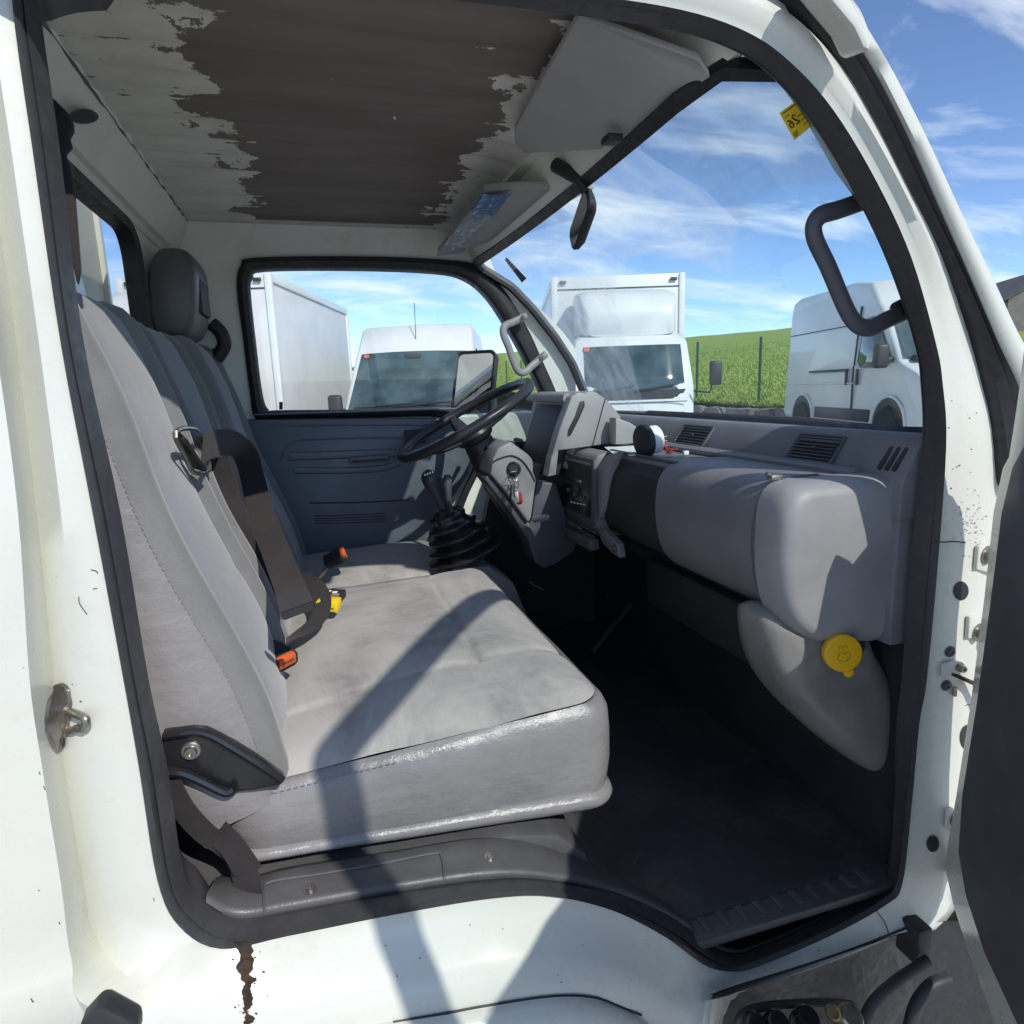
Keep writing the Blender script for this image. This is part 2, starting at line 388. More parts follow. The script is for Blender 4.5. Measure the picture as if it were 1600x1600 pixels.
W3 = [(-85,0),(-52,250),(-8,530),(28,800),(46,1060),(66,1200),(95,1380),(112,1500),(150,1580),(425,1640),(652,1604),(776,1572),(876,1558),(944,1562),(1008,1592),(1062,1650),(1100,1660),(1160,1552),(1284,1512),(1398,1466),(1480,1440),(1545,1280),(1560,1130),(1568,1065),(1576,901),(1572,699),(1548,590),(1530,532),(1470,388),(1414,270),(1349,155),(1292,76),(1214,8),(1092,-36),(900,-68),(700,-95),(400,-130),(130,-150),(-20,-130)]
def ring(px, ys, n=5):
    pts = []
    for i, (u, v) in enumerate(px):
        y = ys[i] if isinstance(ys, list) else ys
        pts.append(P(u, v, y+tum(v)))
    return cr(pts, n, True)
NCT = len(SO)
bot = lambda i: 8 <= i <= 16
lowr = lambda i: 17 <= i <= 20
def ys(a_left, a_rock, a_sill, a_right, a_top):
    o = []
    for i in range(NCT):
        o.append(a_left if i <= 7 or i >= 37 else a_rock if i <= 16 else a_sill if i <= 20 else a_right if i <= 27 else a_top)
    return o
rSI = ring(SI, .885); rSO = ring(SO, .845)
r1 = ring(W1, ys(.836, .835, .838, .845, .842))
r2 = ring(W2, ys(.872, .805, .815, .838, .830))
r3 = ring(W3, ys(.800, .775, .93, .860, .832))
cen = V((.35, .8, 1.4))
def outer(px, y, k):
    o = []
    for i, (u, v) in enumerate(px):
        p = P(u, v, y+tum(v)); o.append(p)
    return o
# outermost ring: left goes to the rear edge of the cab, bottom under the rocker, right behind the hinge post, top to the roof gutter
r4 = []
for i, p in enumerate(r3):
    k = i/5
    q = p.copy()
    if k <= 7.5 or k >= 36.5: q = V((-.50, .775+.07*max(0, (p.z-1.5)/.6), min(p.z, 2.20)))
    elif k < 16.5: q = p+V((0, .03, -.10))
    elif k < 20.5: q = p+V((0, .12, .01))
    elif k < 26: q = p+V((.10, .03, 0))
    elif k < 32: q = p+V((.012, .025, .004))
    else: q = V((p.x, .93, 2.235))
    r4.append(q)
side = MB().loft([rSO, r1, r2, r3, r4])
cabside = side.build('cab_side_panel', 'paint', TR, smooth=True, angle=60)
# rubber aperture seal: a hollow lip with two ridges
def lerp(a, b, t, off=V((0, 0, 0))): return [x.lerp(y, t)+off for x, y in zip(a, b)]
sl_ = MB().loft([lerp(rSO, rSI, -.04, V((0, .004, 0))), lerp(rSO, rSI, .06, V((0, -.010, 0))), lerp(rSO, rSI, .34, V((0, -.016, 0))), lerp(rSO, rSI, .46, V((0, -.006, 0))), lerp(rSO, rSI, .56, V((0, -.016, 0))), lerp(rSO, rSI, .86, V((0, -.012, 0))), lerp(rSO, rSI, 1.0, V((0, .000, 0))), lerp(rSO, rSI, .6, V((0, .012, 0)))])
sl_.build('door_seal', 'seal', TR)
tl = []
for i, p in enumerate(rSI):
    k = i/5; q = p.copy()
    if k <= 7 or k >= 37: q += V((-.026, .085, 0))
    elif k < 20: q += V((0, .05, -.03))
    elif k < 29: q += V((.10, .06, 0))
    else: q += V((.01, .06, .055))
    tl.append(q)
MB().loft([rSI, tl, [p+V((0, .02, 0))+(p-V((.35, p.y, 1.4))).normalized()*.10 for p in tl]]).build('pillar_trim', 'plastD', TR, angle=60)
# second seal along the A-pillar and its outer white gutter
BI = [(1578,760),(1570,746),(1556,640),(1529,535),(1489,439),(1431,324),(1364,189),(1296,78),(1210,-10),(1080,-60),(900,-95)]
BO = [(1606,770),(1600,700),(1590,620),(1551,535),(1509,439),(1458,324),(1397,189),(1330,71),(1252,-10),(1100,-85),(900,-120)]
BQ = [(1640,770),(1630,700),(1618,620),(1566,520),(1524,430),(1476,318),(1412,183),(1347,66),(1268,-14),(1110,-95),(900,-132)]
BR_ = [(1690,770),(1680,680),(1650,600),(1602,540),(1545,420),(1496,322),(1432,186),(1366,66),(1320,-12),(1150,-110),(900,-150)]
def strip(px, y): return cr([P(u, v, y+tum(v)) for u, v in px], 6)
bi, bo = strip(BI, .834), strip(BO, .822)
MB().loft([lerp(bi, bo, -.08, V((0, .012, 0))), lerp(bi, bo, .05, V((0, -.008, 0))), lerp(bi, bo, .45, V((0, -.013, 0))), lerp(bi, bo, .6, V((0, -.004, 0))), lerp(bi, bo, .95, V((0, -.010, 0))), lerp(bi, bo, 1.05, V((0, .03, 0)))], False).build('pillar_seal', 'blackrub', TR)
bq, br = strip(BQ, .806), strip(BR_, .815)
MB().loft([lerp(bo, bo, 0, V((0, .02, 0))), lerp(bo, bo, 0, V((.002, -.006, 0))), bq, lerp(bq, br, .5, V((0, -.010, 0))), br, [p+V((.03, .06, 0)) for p in br], [p+V((.0, .14, 0)) for p in br]], False).build('pillar_gutter', 'paint', TR, angle=70)
# roof gutter end cap over the pillar
rc = [P(u, v, .80) for u, v in ((1268,-40),(1300,0),(1335,42),(1350,74),(1362,80),(1362,66),(1345,20),(1322,-20),(1300,-60))]
gut = MB().prism(rc, (.004, .05, .01)).build('roof_gutter', 'paint', TR, bevel=.006)
MB().box((-.03, .815, 2.135), (.94, .075, .075)).build('drip_rail', 'paint', gut, bevel=.012)

# ---- roof, rear wall, header
RX0, RX1 = -.335, .43
NX, NY = 30, 180
vs_, fs_ = [], []
for i in range(NX+1):
    x = RX0+(.575-RX0)*i/NX
    for j in range(NY+1):
        y = .86+(2.46-.86)*j/NY
        z = 2.172+.010*math.sin((y-.86)/1.6*math.pi)+.0042*max(-.2, math.sin(y*2*math.pi/.105))
        if x > RX1: z -= .035*((x-RX1)/.145)**2
        vs_.append((x, y, z))
for i in range(NX):
    for j in range(NY):
        a = i*(NY+1)+j; fs_.append((a, a+1, a+NY+2, a+NY+1))
MB().add(vs_, fs_).build('roof_lining', 'roof', TR, angle=60)
rj = random.Random(8)
MB().tube([V((-.33+.02*k, 2.452+rj.uniform(-.003, .003), 2.166+rj.uniform(-.004, .003))) for k in range(40)], [.003+.004*rj.random() for k in range(40)], 6).build('roof_joint_rust', 'rust', TR)
MB().tube([V((-.336, 1.0+.03*k, 2.174+rj.uniform(-.003, .002))) for k in range(48)], [.001+.004*rj.random()**2 for k in range(48)], 6).build('roof_joint_dirt', 'plastD', TR)
MB().box((.05, 1.66, 2.235), (1.16, 1.64, .05)).build('roof_skin', 'paint', TR, bevel=.02)
# header rail above the windscreen
hp = [(.53, 2.150), (.560, 2.148), (.575, 2.132), (.590, 2.085), (.600, 2.066), (.625, 2.075), (.66, 2.21), (.55, 2.22)]
MB().loft([[V((x+.07*k, y, z+.045*k)) for x, z in hp] for y, k in ((.915, 1), (.95, .62), (1.0, .2), (1.05, 0), (2.46, 0))], True, (True, True)).build('header_rail', 'cream', TR)
# rear cant panel and rear wall with its window opening
cp = [(-.335, 2.176), (-.342, 2.150), (-.372, 2.095), (-.378, 2.080), (-.392, 2.076), (-.398, 2.06), (-.44, 2.06), (-.44, 2.20), (-.33, 2.20)]
MB().loft([[V((x, y, z)) for x, z in cp] for y in (.86, 2.465)], True, (True, True)).build('rear_cant_rail', 'cream', TR, bevel=.003)
RWX = -.405
wy0, wy1, wz0, wz1 = .98, 1.955, 1.62, 2.035
def rwring(g, x, r): return [V((x, (wy0+wy1)/2+a, (wz0+wz1)/2+b)) for a, b in rrect(wy1-wy0+2*g, wz1-wz0+2*g, r, 6)]
def sqring(y0, y1, z0, z1, like):
    o = []
    for p in like:
        a = math.atan2((p.z-(wz0+wz1)/2)/(wz1-wz0), (p.y-(wy0+wy1)/2)/(wy1-wy0)); c, s_ = math.cos(a), math.sin(a); m_ = max(abs(c), abs(s_)); c /= m_; s_ /= m_
        o.append(V((RWX, y1 if c > .999 else y0 if c < -.999 else (y0+y1)/2+c*(y1-y0)/2, z1 if s_ > .999 else z0 if s_ < -.999 else (z0+z1)/2+s_*(z1-z0)/2)))
    return o
ra = rwring(.018, RWX, .085)
MB().loft([sqring(.86, 2.47, .60, 2.085, ra), ra, [p+V((-.035, 0, 0)) for p in ra]]).build('rear_wall', 'cream', TR)
prof = [(-.012, -.020), (.012, -.020), (.014, .0), (.012, .014), (-.012, .014)]
rb = rwring(.006, RWX, .07)
MB().loft([[p+V((.012, 0, 0)) for p in rwring(.022, RWX, .085)], [p+V((.016, 0, 0)) for p in rwring(.010, RWX, .075)], [p+V((.008, 0, 0)) for p in rwring(0, RWX, .07)], [p+V((-.03, 0, 0)) for p in rwring(0, RWX, .07)]]).build('rear_window_seal', 'blackrub', TR)
MB().add([p+V((-.012, 0, 0)) for p in rwring(.004, RWX, .07)], [tuple(range(28))]).build('rear_window_glass', 'glass', TR, smooth=False)

# ---- far side wall with the driver's window opening
FW_I = [(390,452),(394,432),(412,421),(560,420),(680,425),(728,436),(764,466),(800,522),(826,570),(846,612),(858,650),(856,688),(835,697),(775,697),(742,684),(716,652),(690,640),(600,640),(440,641),(418,640),(408,610),(398,530)]
FW_O = [(370,450),(376,415),(400,403),(560,401),(690,406),(748,416),(786,452),(822,510),(846,562),(868,612),(882,652),(880,706),(840,722),(770,722),(724,708),(700,668),(685,652),(600,652),(440,654),(400,655),(390,610),(380,530)]
def fring(px, y): return cr([P(u, v, y-.35*tum(v)) for u, v in px], 4, True)
fi, fo = fring(FW_I, 2.44), fring(FW_O, 2.45)
fout = []
for k, p in enumerate(fo):
    c = V((.32, 2.45, 1.75)); d = p-c; sx = (1.02 if d.x > 0 else -.75)/max(abs(d.x), 1e-4)*(1 if d.x else 1); sx = abs((1.00-.32 if d.x > 0 else .745)/d.x) if abs(d.x) > 1e-4 else 99
    sz = abs((.43 if d.z > 0 else 1.2)/d.z) if abs(d.z) > 1e-4 else 99
    q = c+d*min(sx, sz); q.y = 2.47-.06*max(0, (q.z-1.5)/.6)
    # keep behind the windscreen side edge
    tt_ = max(0, min(1, (2.062-q.z)/.56)); xe = .59+.47*(1-(1-tt_)**2.2)
    if q.x > xe+.02: q.x = xe+.02
    fout.append(q)
fflat = lerp(fo, fo, 0, V((0, .004, 0)))
MB().loft([fflat, fout]).build('cab_side_wall', 'cream', TR, angle=60)
MB().loft([lerp(fo, fi, -.05, V((0, .012, 0))), lerp(fo, fi, .03, V((0, -.012, 0))), lerp(fo, fi, .45, V((0, -.020, 0))), lerp(fo, fi, .85, V((0, -.012, 0))), lerp(fo, fi, 1, V((0, 0, 0))), lerp(fo, fi, 1, V((0, .05, 0)))]).build('window_seal', 'blackrub', TR)
MB().add([p+V((0, .012, 0)) for p in fi], [tuple(range(len(fi)))]).build('window_glass', 'glass', TR, smooth=False)
# outer skin of the far door so that the far side is closed
MB().box((.25, 2.60, 1.02), (1.5, .05, 1.0)).build('driver_door_skin', 'paint', TR, bevel=.015)

# ---- windscreen
def wsx(s, t):
    """s: -1 near .. 1 far, t: 0 top .. 1 bottom"""
    y = 1.675+s*(.74+.01*t)
    far_ = [(0, .596), (.14, .735), (.28, .815), (.46, .900), (.64, .970), (.82, 1.015), (1, 1.055)]
    near_ = [(0, .672), (.03, .745), (.10, .830), (.275, .945), (.47, 1.030), (.70, 1.095), (.825, 1.110), (1, 1.120)]
    def ev(L):
        for (t0, x0), (t1, x1) in zip(L, L[1:]):
            if t <= t1+1e-6: return x0+(x1-x0)*(t-t0)/(t1-t0)
    q = max(0, (-s-.90)/.10)
    x = ev(far_)*(1-q)+ev(near_)*q+(.02+.10*t)*(1-s*s); z = 2.062-t*.56+.045*q*(1-t)**6
    return V((x, y, z))
def wsP(s, t, off=0): return wsx(s, t)+V((.70, 0, .70))*off
NS, NT_ = 60, 28
MB().loft([[wsx(-1+2*i/NS, j/NT_) for i in range(NS+1)] for j in range(NT_+1)], False).build('windscreen_glass', 'ws', TR)
loop = [(-1+2*i/48, 0) for i in range(1, 48)]+[(1, .03+.94*i/28) for i in range(29)]+[(1-2*i/48, 1) for i in range(1, 48)]+[(-1, .97-.94*i/28) for i in range(29)]
lp = [wsx(*q) for q in loop]
MB().sweep(lp, [(-.014, -.012), (-.014, .008), (-.006, .014), (.012, .014), (.012, -.012)], [V((-.6, 0, -.75))]*len(lp), True).build('windscreen_seal', 'blackrub', TR)
# cowl and nose below the windscreen, firewall, floor, near and far lower side
MB().loft([[V((x, y, z)) for x, z in ((1.10, 1.49), (1.24, 1.485), (1.30, 1.40), (1.33, .75), (1.10, .55), (1.05, .55), (1.05, 1.35))] for y in (.90, 2.5)], True, (True, True)).build('nose_panel', 'paint', TR, bevel=.02)
MB().box((.40, 1.71, .60), (1.62, 1.60, .06)).build('floor_pan', 'blackrub', TR)
MB().box((-.455, 1.65, .95), (.05, 1.66, .75)).build('rear_lower_wall', 'cream', TR)
MB().box((.45, 2.52, .85), (1.5, .03, .55)).build('lower_side_wall', 'plastD', TR)
# ================================================================== INSIDE THE CAB
def ell_(u, v, a, b, n=18): return [(u+a*math.cos(2*math.pi*k/n), v+b*math.sin(2*math.pi*k/n)) for k in range(n)]
# ---- floor: mat, seat box over the wheel arch, sill trim, ribbed step
MB().box((.76, 1.66, .640), (.66, 1.50, .03)).build('floor_mat', 'mat', TR, bevel=.006)
sb = [(-.40, .62), (-.40, .895), (.26, .870), (.345, .850), (.395, .800), (.430, .700), (.455, .660), (.52, .650), (.52, .62)]
MB().loft([[V((x, y, z)) for x, z in sb] for y in (.955, 1.92)], True, (True, True)).build('seat_box_cover', 'sill', TR, bevel=.012)
MB().box((-.02, 2.18, .80), (.72, .50, .40)).build('driver_seat_box', 'sill', TR, bevel=.012)
T7 = [(340,1372),(398,1370),(455,1357),(622,1330),(766,1309),(866,1328),(972,1376),(1058,1422),(1108,1460),(1140,1476),(1180,1474),(1290,1424),(1362,1384)]
oa = cr([P(u, v, .885) for u, v in SI[7:20]], 6); ob = cr([P(u, v, .958) for u, v in T7], 6)
def trimring(t, dy, dz): return [a.lerp(b, t)+V((0, dy, dz)) for a, b in zip(oa, ob)]
SIL = MB().loft([trimring(-.1, .02, -.02), trimring(0, 0, .002), trimring(.06, -.002, .009), trimring(.12, 0, .011), trimring(.5, .0, .008), trimring(.9, 0, .006), trimring(1, 0, 0), trimring(1.0, .10, -.06)], False).build('sill_trim', 'sill', TR, angle=60)
from mathutils.bvhtree import BVHTree
def bvh(o):
    me = o.data; return BVHTree.FromPolygons([v.co.copy() for v in me.vertices], [tuple(p.vertices) for p in me.polygons])
def hit(tree, u, v, off=.001):
    r = ray(u, v).normalized(); h = tree.ray_cast(CAM, r)
    if h[0] is None: return P(u, v, .92), V((0, -.8, .6))
    n = h[1] if h[1].dot(r) < 0 else -h[1]; return h[0]+n*off, n
SB_ = bvh(SIL)
MB().tube([hit(SB_, p.x, p.y)[0] for p in cr([(u, v, 0) for u, v in ((413,1426),(413,1392),(424,1378),(500,1366),(600,1349),(676,1334),(690,1340),(694,1374))], 5)], .0020, 6).build('sill_pad_rib', 'sill', SIL)
for u, v in ((485,1390),(766,1340)):
    p, n = hit(SB_, u, v, .0); b = MB(); bolt(b, p, n, .0070, .005); b.build('sill_screw', 'steel', SIL)
ri_o = MB().box((.765, .925, .636), (.55, .125, .018)).build('step_tread', 'sill', TR, bevel=.004)
for k in range(11):
    MB().box((.56+.040*k, .928, .6465), (.016, .10, .005)).build('tread_rib', 'sill', ri_o, bevel=.002)

# ---- cushion builder
def cushion(name, x0, x1, y0, y1, zt, zb, parent, crown=.03, seams=()):
    cx, cy = (x0+x1)/2, (y0+y1)/2
    o = [V((cx+a, cy+b, 0)) for a, b in rrect(x1-x0, y1-y0, .055, 8)]
    dense = []
    for i in range(len(o)):
        a, b = o[i], o[(i+1) % len(o)]; n = max(1, int((b-a).length/.02))
        dense += [a.lerp(b, k/n) for k in range(n)]
    def rg(d, f, dz=0):
        out = []
        for p in dense:
            q = V((cx+(p.x-cx)*(1-2*d/(x1-x0)), cy+(p.y-cy)*(1-2*d/(y1-y0)), 0))
            q.z = zb(q.x)+(zt(q.x)-zb(q.x))*f+dz
            s = .004*noise.noise(V((q.x*6, q.y*6, f*4))); q.x += s; q.y += s
            out.append(q)
        return out
    vin = MB().loft([rg(.05, -.02), rg(.006, -.03), rg(-.004, .02), rg(-.007, .07), rg(-.004, .12), rg(.003, .145), rg(.001, .19), rg(-.003, .42), rg(-.004, .7), rg(.000, .88), rg(.007, .96), rg(.015, 1.0), rg(.019, 1.0, -.003)], True, (True, False))
    side_ = vin.build(name, 'vinyl', parent, angle=70)
    NA, NB = 96, 120
    oo = [V((cx+a, cy+b, 0)) for a, b in rrect((x1-x0)*(1-2*.018/(x1-x0)), (y1-y0)*(1-2*.018/(y1-y0)), .048, 10)]
    hx, hy = (x1-x0)/2-.018, (y1-y0)/2-.018; rc_ = .048
    vs, fs = [], []
    for i in range(NA+1):
        for j in range(NB+1):
            p, q = -1+2*i/NA, -1+2*j/NB
            # pull square corners onto the rounded outline
            x, y = p*hx, q*hy
            ex_, ey_ = abs(x)-(hx-rc_), abs(y)-(hy-rc_)
            if ex_ > 0 and ey_ > 0:
                m_ = max(ex_, ey_); l_ = math.hypot(ex_, ey_); k = m_/l_
                x = math.copysign(hx-rc_+ex_*k, x); y = math.copysign(hy-rc_+ey_*k, y)
            e = min(hx-abs(x), hy-abs(y))
            if ex_ > 0 and ey_ > 0: e = rc_-math.hypot(abs(x)-(hx-rc_), abs(y)-(hy-rc_))
            e = max(e, 0)
            X, Y = cx+x, cy+y
            z = zt(X)+crown*(1-math.exp(-e/.035))+.012*(1-(x/hx)**2)*(1-(y/hy)**2)
            z += .0035*noise.noise(V((X*9, Y*7, 3)))+.006*noise.noise(V((X*3.2, Y*3.2, 8)))
            for (ax, ay, bx, by) in seams:
                d = V((bx-ax, by-ay)); L = d.length; t = max(0, min(1, ((X-ax)*d.x+(Y-ay)*d.y)/L/L)); dd = math.hypot(X-ax-d.x*t, Y-ay-d.y*t)
                z -= .0075*math.exp(-(dd/.0065)**2)+.004*math.exp(-(dd/.03)**2)
            vs.append((X, Y, z))
    for i in range(NA):
        for j in range(NB):
            a = i*(NB+1)+j; fs.append((a, a+NB+1, a+NB+2, a+1))
    MB().add(vs, fs).build('cushion_top', 'seatfab', side_, angle=80)
    return side_
zt1 = lambda x: 1.040+.065*(x+.08)
zb1 = lambda x: .918-.075*(x+.16)
BENCH = cushion('bench_cushion', -.19, .462, .968, 1.905, zt1, zb1, TR, .032, ((.265, 1.19, .275, 1.93), (-.2, 1.13, .262, 1.185), (.262, 1.185, .47, 1.20)))
BENCH['label'] = 'wide grey double passenger cushion with shiny vinyl sides'
DRV = cushion('driver_cushion', -.16, .40, 1.955, 2.42, lambda x: 1.040+.03*(x+.08), lambda x: .93, TR, .03)
# piping thread along the cushion's vinyl seam
def thread(pts, parent, name='seam_stitching', step=.007, r=.0011):
    mb = MB(); L = 0; pts = [V(p) for p in pts]
    for a, b in zip(pts, pts[1:]):
        d = b-a; n = max(1, int(d.length/step))
        for k in range(n):
            p = a+d*(k/n); q = a+d*((k+.55)/n); mb.tube([p, q], r, 5)
    return mb.build(name, 'vinyl', parent)
thread([V((x, .9655, zt1(x)-.010)) for x in [-.14+.02*k for k in range(12)]], BENCH)

# ---- backrests
def backrest(name, y0, y1, xb, zb_, xt, zt_, parent, near_vinyl=True, fabmat='seatback', groove=.36, bulge=.02):
    sec = [(0, -.13), (-.004, -.085), (-.003, -.045), (.004, -.018), (.008, -.012),      # side
           (.016, .006), (.032, .017), (.052, .019), (.070, .010), (.082, -.001),          # bolster
           (.090, .001), (.105, .006), (.14, .010)]
    half = (y1-y0)/2
    full = [(y0+a, f) for a, f in sec]+[((y0+y1)/2, .013)]+[(y1-a, f) for a, f in sec[::-1]]
    ups = []
    NH = 46
    rings = []
    axis = V((xt-xb, 0, zt_-zb_)); ax = axis.normalized(); fwd = V((ax.z, 0, -ax.x))
    for i in range(NH+1):
        h = i/NH; rr = .06; Hh = axis.length
        s = h*Hh; top = max(0, s-(Hh-rr))
        back = 0; s2 = s
        if top > 0:
            th = top/rr*math.pi/2; back = rr*(1-math.cos(th)); s2 = Hh-rr+rr*math.sin(th)
        base = V((xb, 0, zb_))+ax*s2+fwd*(bulge*math.exp(-((h-.22)/.2)**2)+.010*math.exp(-((h-.78)/.16)**2))
        r_ = []
        for (y, f) in full:
            f2 = f-back if f > -.05 else f
            if f <= -.05 and top > 0: f2 = f+back*.35
            ins = .028*(max(0, s-(Hh-.12))/.12)**2
            yy = y+ins if y < (y0+y1)/2 else y-ins
            p = base+fwd*f2+V((0, yy, 0))
            if f > -.01:
                n_ = .0035*noise.noise(V((yy*8, s*7, y0*3))); p += fwd*n_
                if abs(y-y0) > .085 and abs(y-y1) > .085 and groove:
                    p -= fwd*.008*math.exp(-((h-groove)/.009)**2)
            else: p += V((0, 1, 0))*.003*noise.noise(V((p.x*12, p.z*9, 1)))
            r_.append(p)
        rings.append(r_)
    n = len(full)
    def cut(a, b): return [r[a:b+1] for r in rings]
    main = MB().loft(cut(9, n-10), False).build(name, fabmat, parent, angle=70)
    for a, b in ((4, 9), (n-10, n-5)): MB().loft(cut(a, b), False).build('bolster', 'bolster', main, angle=70)
    for a, b in ((0, 4), (n-5, n-1)): MB().loft(cut(a, b), False).build('side_panel', 'vinyl', main, angle=70)
    MB().loft([[r[0], r[-1]] for r in rings], False).build('back_panel', 'vinyl', main)
    MB().add(rings[-1], [tuple(range(n))]).build('top_panel', fabmat, main)
    thread([r[4]+V((0, -.001, 0)) for r in rings[:NH-4]], main)
    return main
BK1 = backrest('passenger_backrest', .962, 1.405, -.105, 1.015, -.325, 1.80, TR)
BK2 = backrest('centre_seat_backrest', 1.425, 1.872, -.110, 1.015, -.330, 1.79, TR)
BK3 = backrest('driver_backrest', 1.955, 2.42, -.090, 1.03, -.325, 1.80, TR)
BK3['label'] = 'dark driver backrest in the shade beside the far door'
# driver's headrest: ring-shaped pad with an open slot
hc = V((-.345, 2.17, 1.905)); hx_ = V((1, 0, .0))
def hring(sx, sz, y): return [V((hc.x+a*sx+.0, y, hc.z+b*sz)) for a, b in [(math.copysign(abs(math.cos(t))**.62, math.cos(t)), math.copysign(abs(math.sin(t))**.62, math.sin(t))) for t in [2*math.pi*k/32 for k in range(32)]]]
hd = MB()
yy = [(2.030, .30), (2.036, .62), (2.052, .86), (2.08, .97), (2.17, 1.0), (2.26, .97), (2.288, .86), (2.304, .62), (2.31, .30)]
def hr(y, k):
    out = []
    for q in range(36):
        t = 2*math.pi*q/36; c, s_ = math.cos(t), math.sin(t)
        x = math.copysign(abs(c)**.7, c)*.062*(.55+.45*k); z = math.copysign(abs(s_)**.6, s_)*.122*(.72+.28*k)
        x += .012*(z/.12)
        out.append(V((hc.x+x, y, hc.z+z)))
    return out
HR = hd.loft([hr(y, k) for y, k in yy], True, (True, True)).build('driver_headrest', 'headrest', TR, angle=70)
MB().box((hc.x+.058, 2.165, 1.905), (.018, .15, .10)).build('headrest_opening', 'black', HR, bevel=.008)
for y in (2.11, 2.23): MB().tube([(-.345, y, 1.80), (-.335, y, 1.74)], .006, 8).build('headrest_post', 'chrome', HR)
# belt guide hanging behind the driver's headrest
MB().tube(cr([P(330, 505, 2.36), P(345, 520, 2.36), P(350, 540, 2.36), P(338, 560, 2.36)], 5), .022, 10).build('belt_guide', 'black', TR)
MB().ribbon([P(330, 545, 2.38), P(345, 620, 2.40), P(365, 700, 2.40)], (1, 0, 0), .046).build('driver_belt', 'belt', TR)

# ---- recliner bracket on the near side of the bench
def pxprism(px, y, dy, name, mat, parent=TR, bevel=.003, dx=0, dz=0): return MB().prism([P(u, v, y)+V((dx, 0, dz)) for u, v in px], (0, dy, 0)).build(name, mat, parent, bevel=bevel)
BRK = pxprism([(252,1146),(300,1139),(322,1141),(345,1152),(398,1185),(446,1218),(440,1228),(395,1236),(352,1241),(312,1216),(268,1204),(250,1200)], .945, .022, 'recliner_bracket', 'glossblk', TR, .005)
MB().tube(cr([P(u, v, .943) for u, v in ((256,1150),(300,1144),(322,1147),(345,1158),(398,1190),(442,1219))], 4), .006, 8).build('bracket_lip', 'glossblk', BRK)
MB().tube(cr([P(u, v, .942) for u, v in ((262,1206),(285,1208),(312,1219),(352,1238),(366,1232))], 4), .007, 8).build('bracket_lip', 'glossblk', BRK)
b = MB(); b.lathe([(.0135, 0), (.0138, .003), (.012, .005), (.009, .005), (.0086, .009), (.0075, .011), (.004, .011), (.0035, .007), (0, .007)], P(299, 1172, .945), (0, -1, 0), 20, (False, False)); b.build('bracket_bolt', 'steel', BRK)

# ---- seat belts, buckles
belt1 = [PX(316, 704, -.212), PX(340, 692, -.195), PX(366, 694, -.178), PX(384, 712, -.165), PX(394, 745, -.155), PX(408, 800, -.135), PX(430, 860, -.105), PX(452, 915, -.075), PX(466, 956, -.055)]
wdl = []
for k in range(49):
    t = k/48; wdl.append(V((.25, .05, 1)).lerp(V((.97, -.12, .30)), max(0, min(1, (t-.22)/.30))))
B1 = MB().ribbon(cr(belt1, 6), wdl, .056).build('shoulder_belt', 'belt', TR)
MB().ribbon(cr([PX(338, 716, -.205), PX(352, 755, -.195), PX(376, 830, -.175), PX(405, 900, -.15), PX(430, 940, -.125)], 5), (.96, -.1, .3), .046).build('belt_back_run', 'belt', B1)
tg = [PX(u, v, -.212) for u, v in ((274,676),(304,671),(316,690),(327,728),(318,738),(303,738),(290,715)) ]
MB().tube(cr(tg, 5, True), .0042, 8, True).build('belt_tongue', 'steel', B1)
MB().ribbon([PX(284, 682, -.214), PX(298, 708, -.208), PX(311, 732, -.212)], (.2, -.9, .3), .026, .006).build('tongue_wrap', 'blackrub', B1)
MB().box(PX(466, 954, -.052), (.050, .006, .012), frame((.97, -.12, .30), (.1, .9, .1))).build('belt_stop', 'black', B1)
lap = [PZ(444, 955, 1.125), PZ(462, 915, 1.145), PZ(487, 912, 1.150), PZ(503, 935, 1.140), PZ(498, 965, 1.126), PZ(470, 990, 1.118), PZ(440, 1005, 1.118), PZ(425, 1022, 1.12)]
B2 = MB().ribbon(cr(lap, 6), [V((.3, .1, 1)).lerp(V((1, .25, .12)), min(1, k/26)) for k in range(43)], .044).build('lap_belt', 'belt', TR)
def buckle(c, ax_, up, name='belt_buckle'):
    f = frame(ax_, V(up).cross(V(ax_)))
    mb = MB(); prof = [(-.034, .019, .010), (-.030, .022, .0135), (.018, .026, .0155), (.030, .025, .014), (.034, .022, .011)]
    mb.loft([[c+f @ V((x, a*w_/.5*.5*2, b*t_/.5*.5*2)) for a, b in [(p/1, q/1) for p, q in rrect(1, 1, .22, 4)]] for x, w_, t_ in prof], True, (True, True))
    o = mb.build(name, 'black', TR, bevel=0)
    MB().box(c+f @ V((.029, 0, .005)), (.014, .036, .022), f).build('release_button', 'orange', o, bevel=.003)
    MB().box(c+f @ V((.033, 0, -.009)), (.006, .030, .004), f).build('tongue_slot', 'glossblk', o, bevel=.001)
    for k in range(5): MB().box(c+f @ V((.0375, -.010+.005*k, .006)), (.0008, .0028, .005), f).build('button_print', 'ink', o, smooth=False)
    return o
bk = PZ(433, 1040, 1.124)
buckle(bk+V((0, .02, .012)), (.55, -.75, -.22), (0, -.2, 1))
buckle(PZ(524, 872, 1.135), (.85, -.15, .35), (-.4, -.5, .8))
MB().ribbon([PZ(500, 905, 1.10), PZ(512, 884, 1.125)], (0, 1, 0), .04).build('buckle_stalk', 'belt', TR)
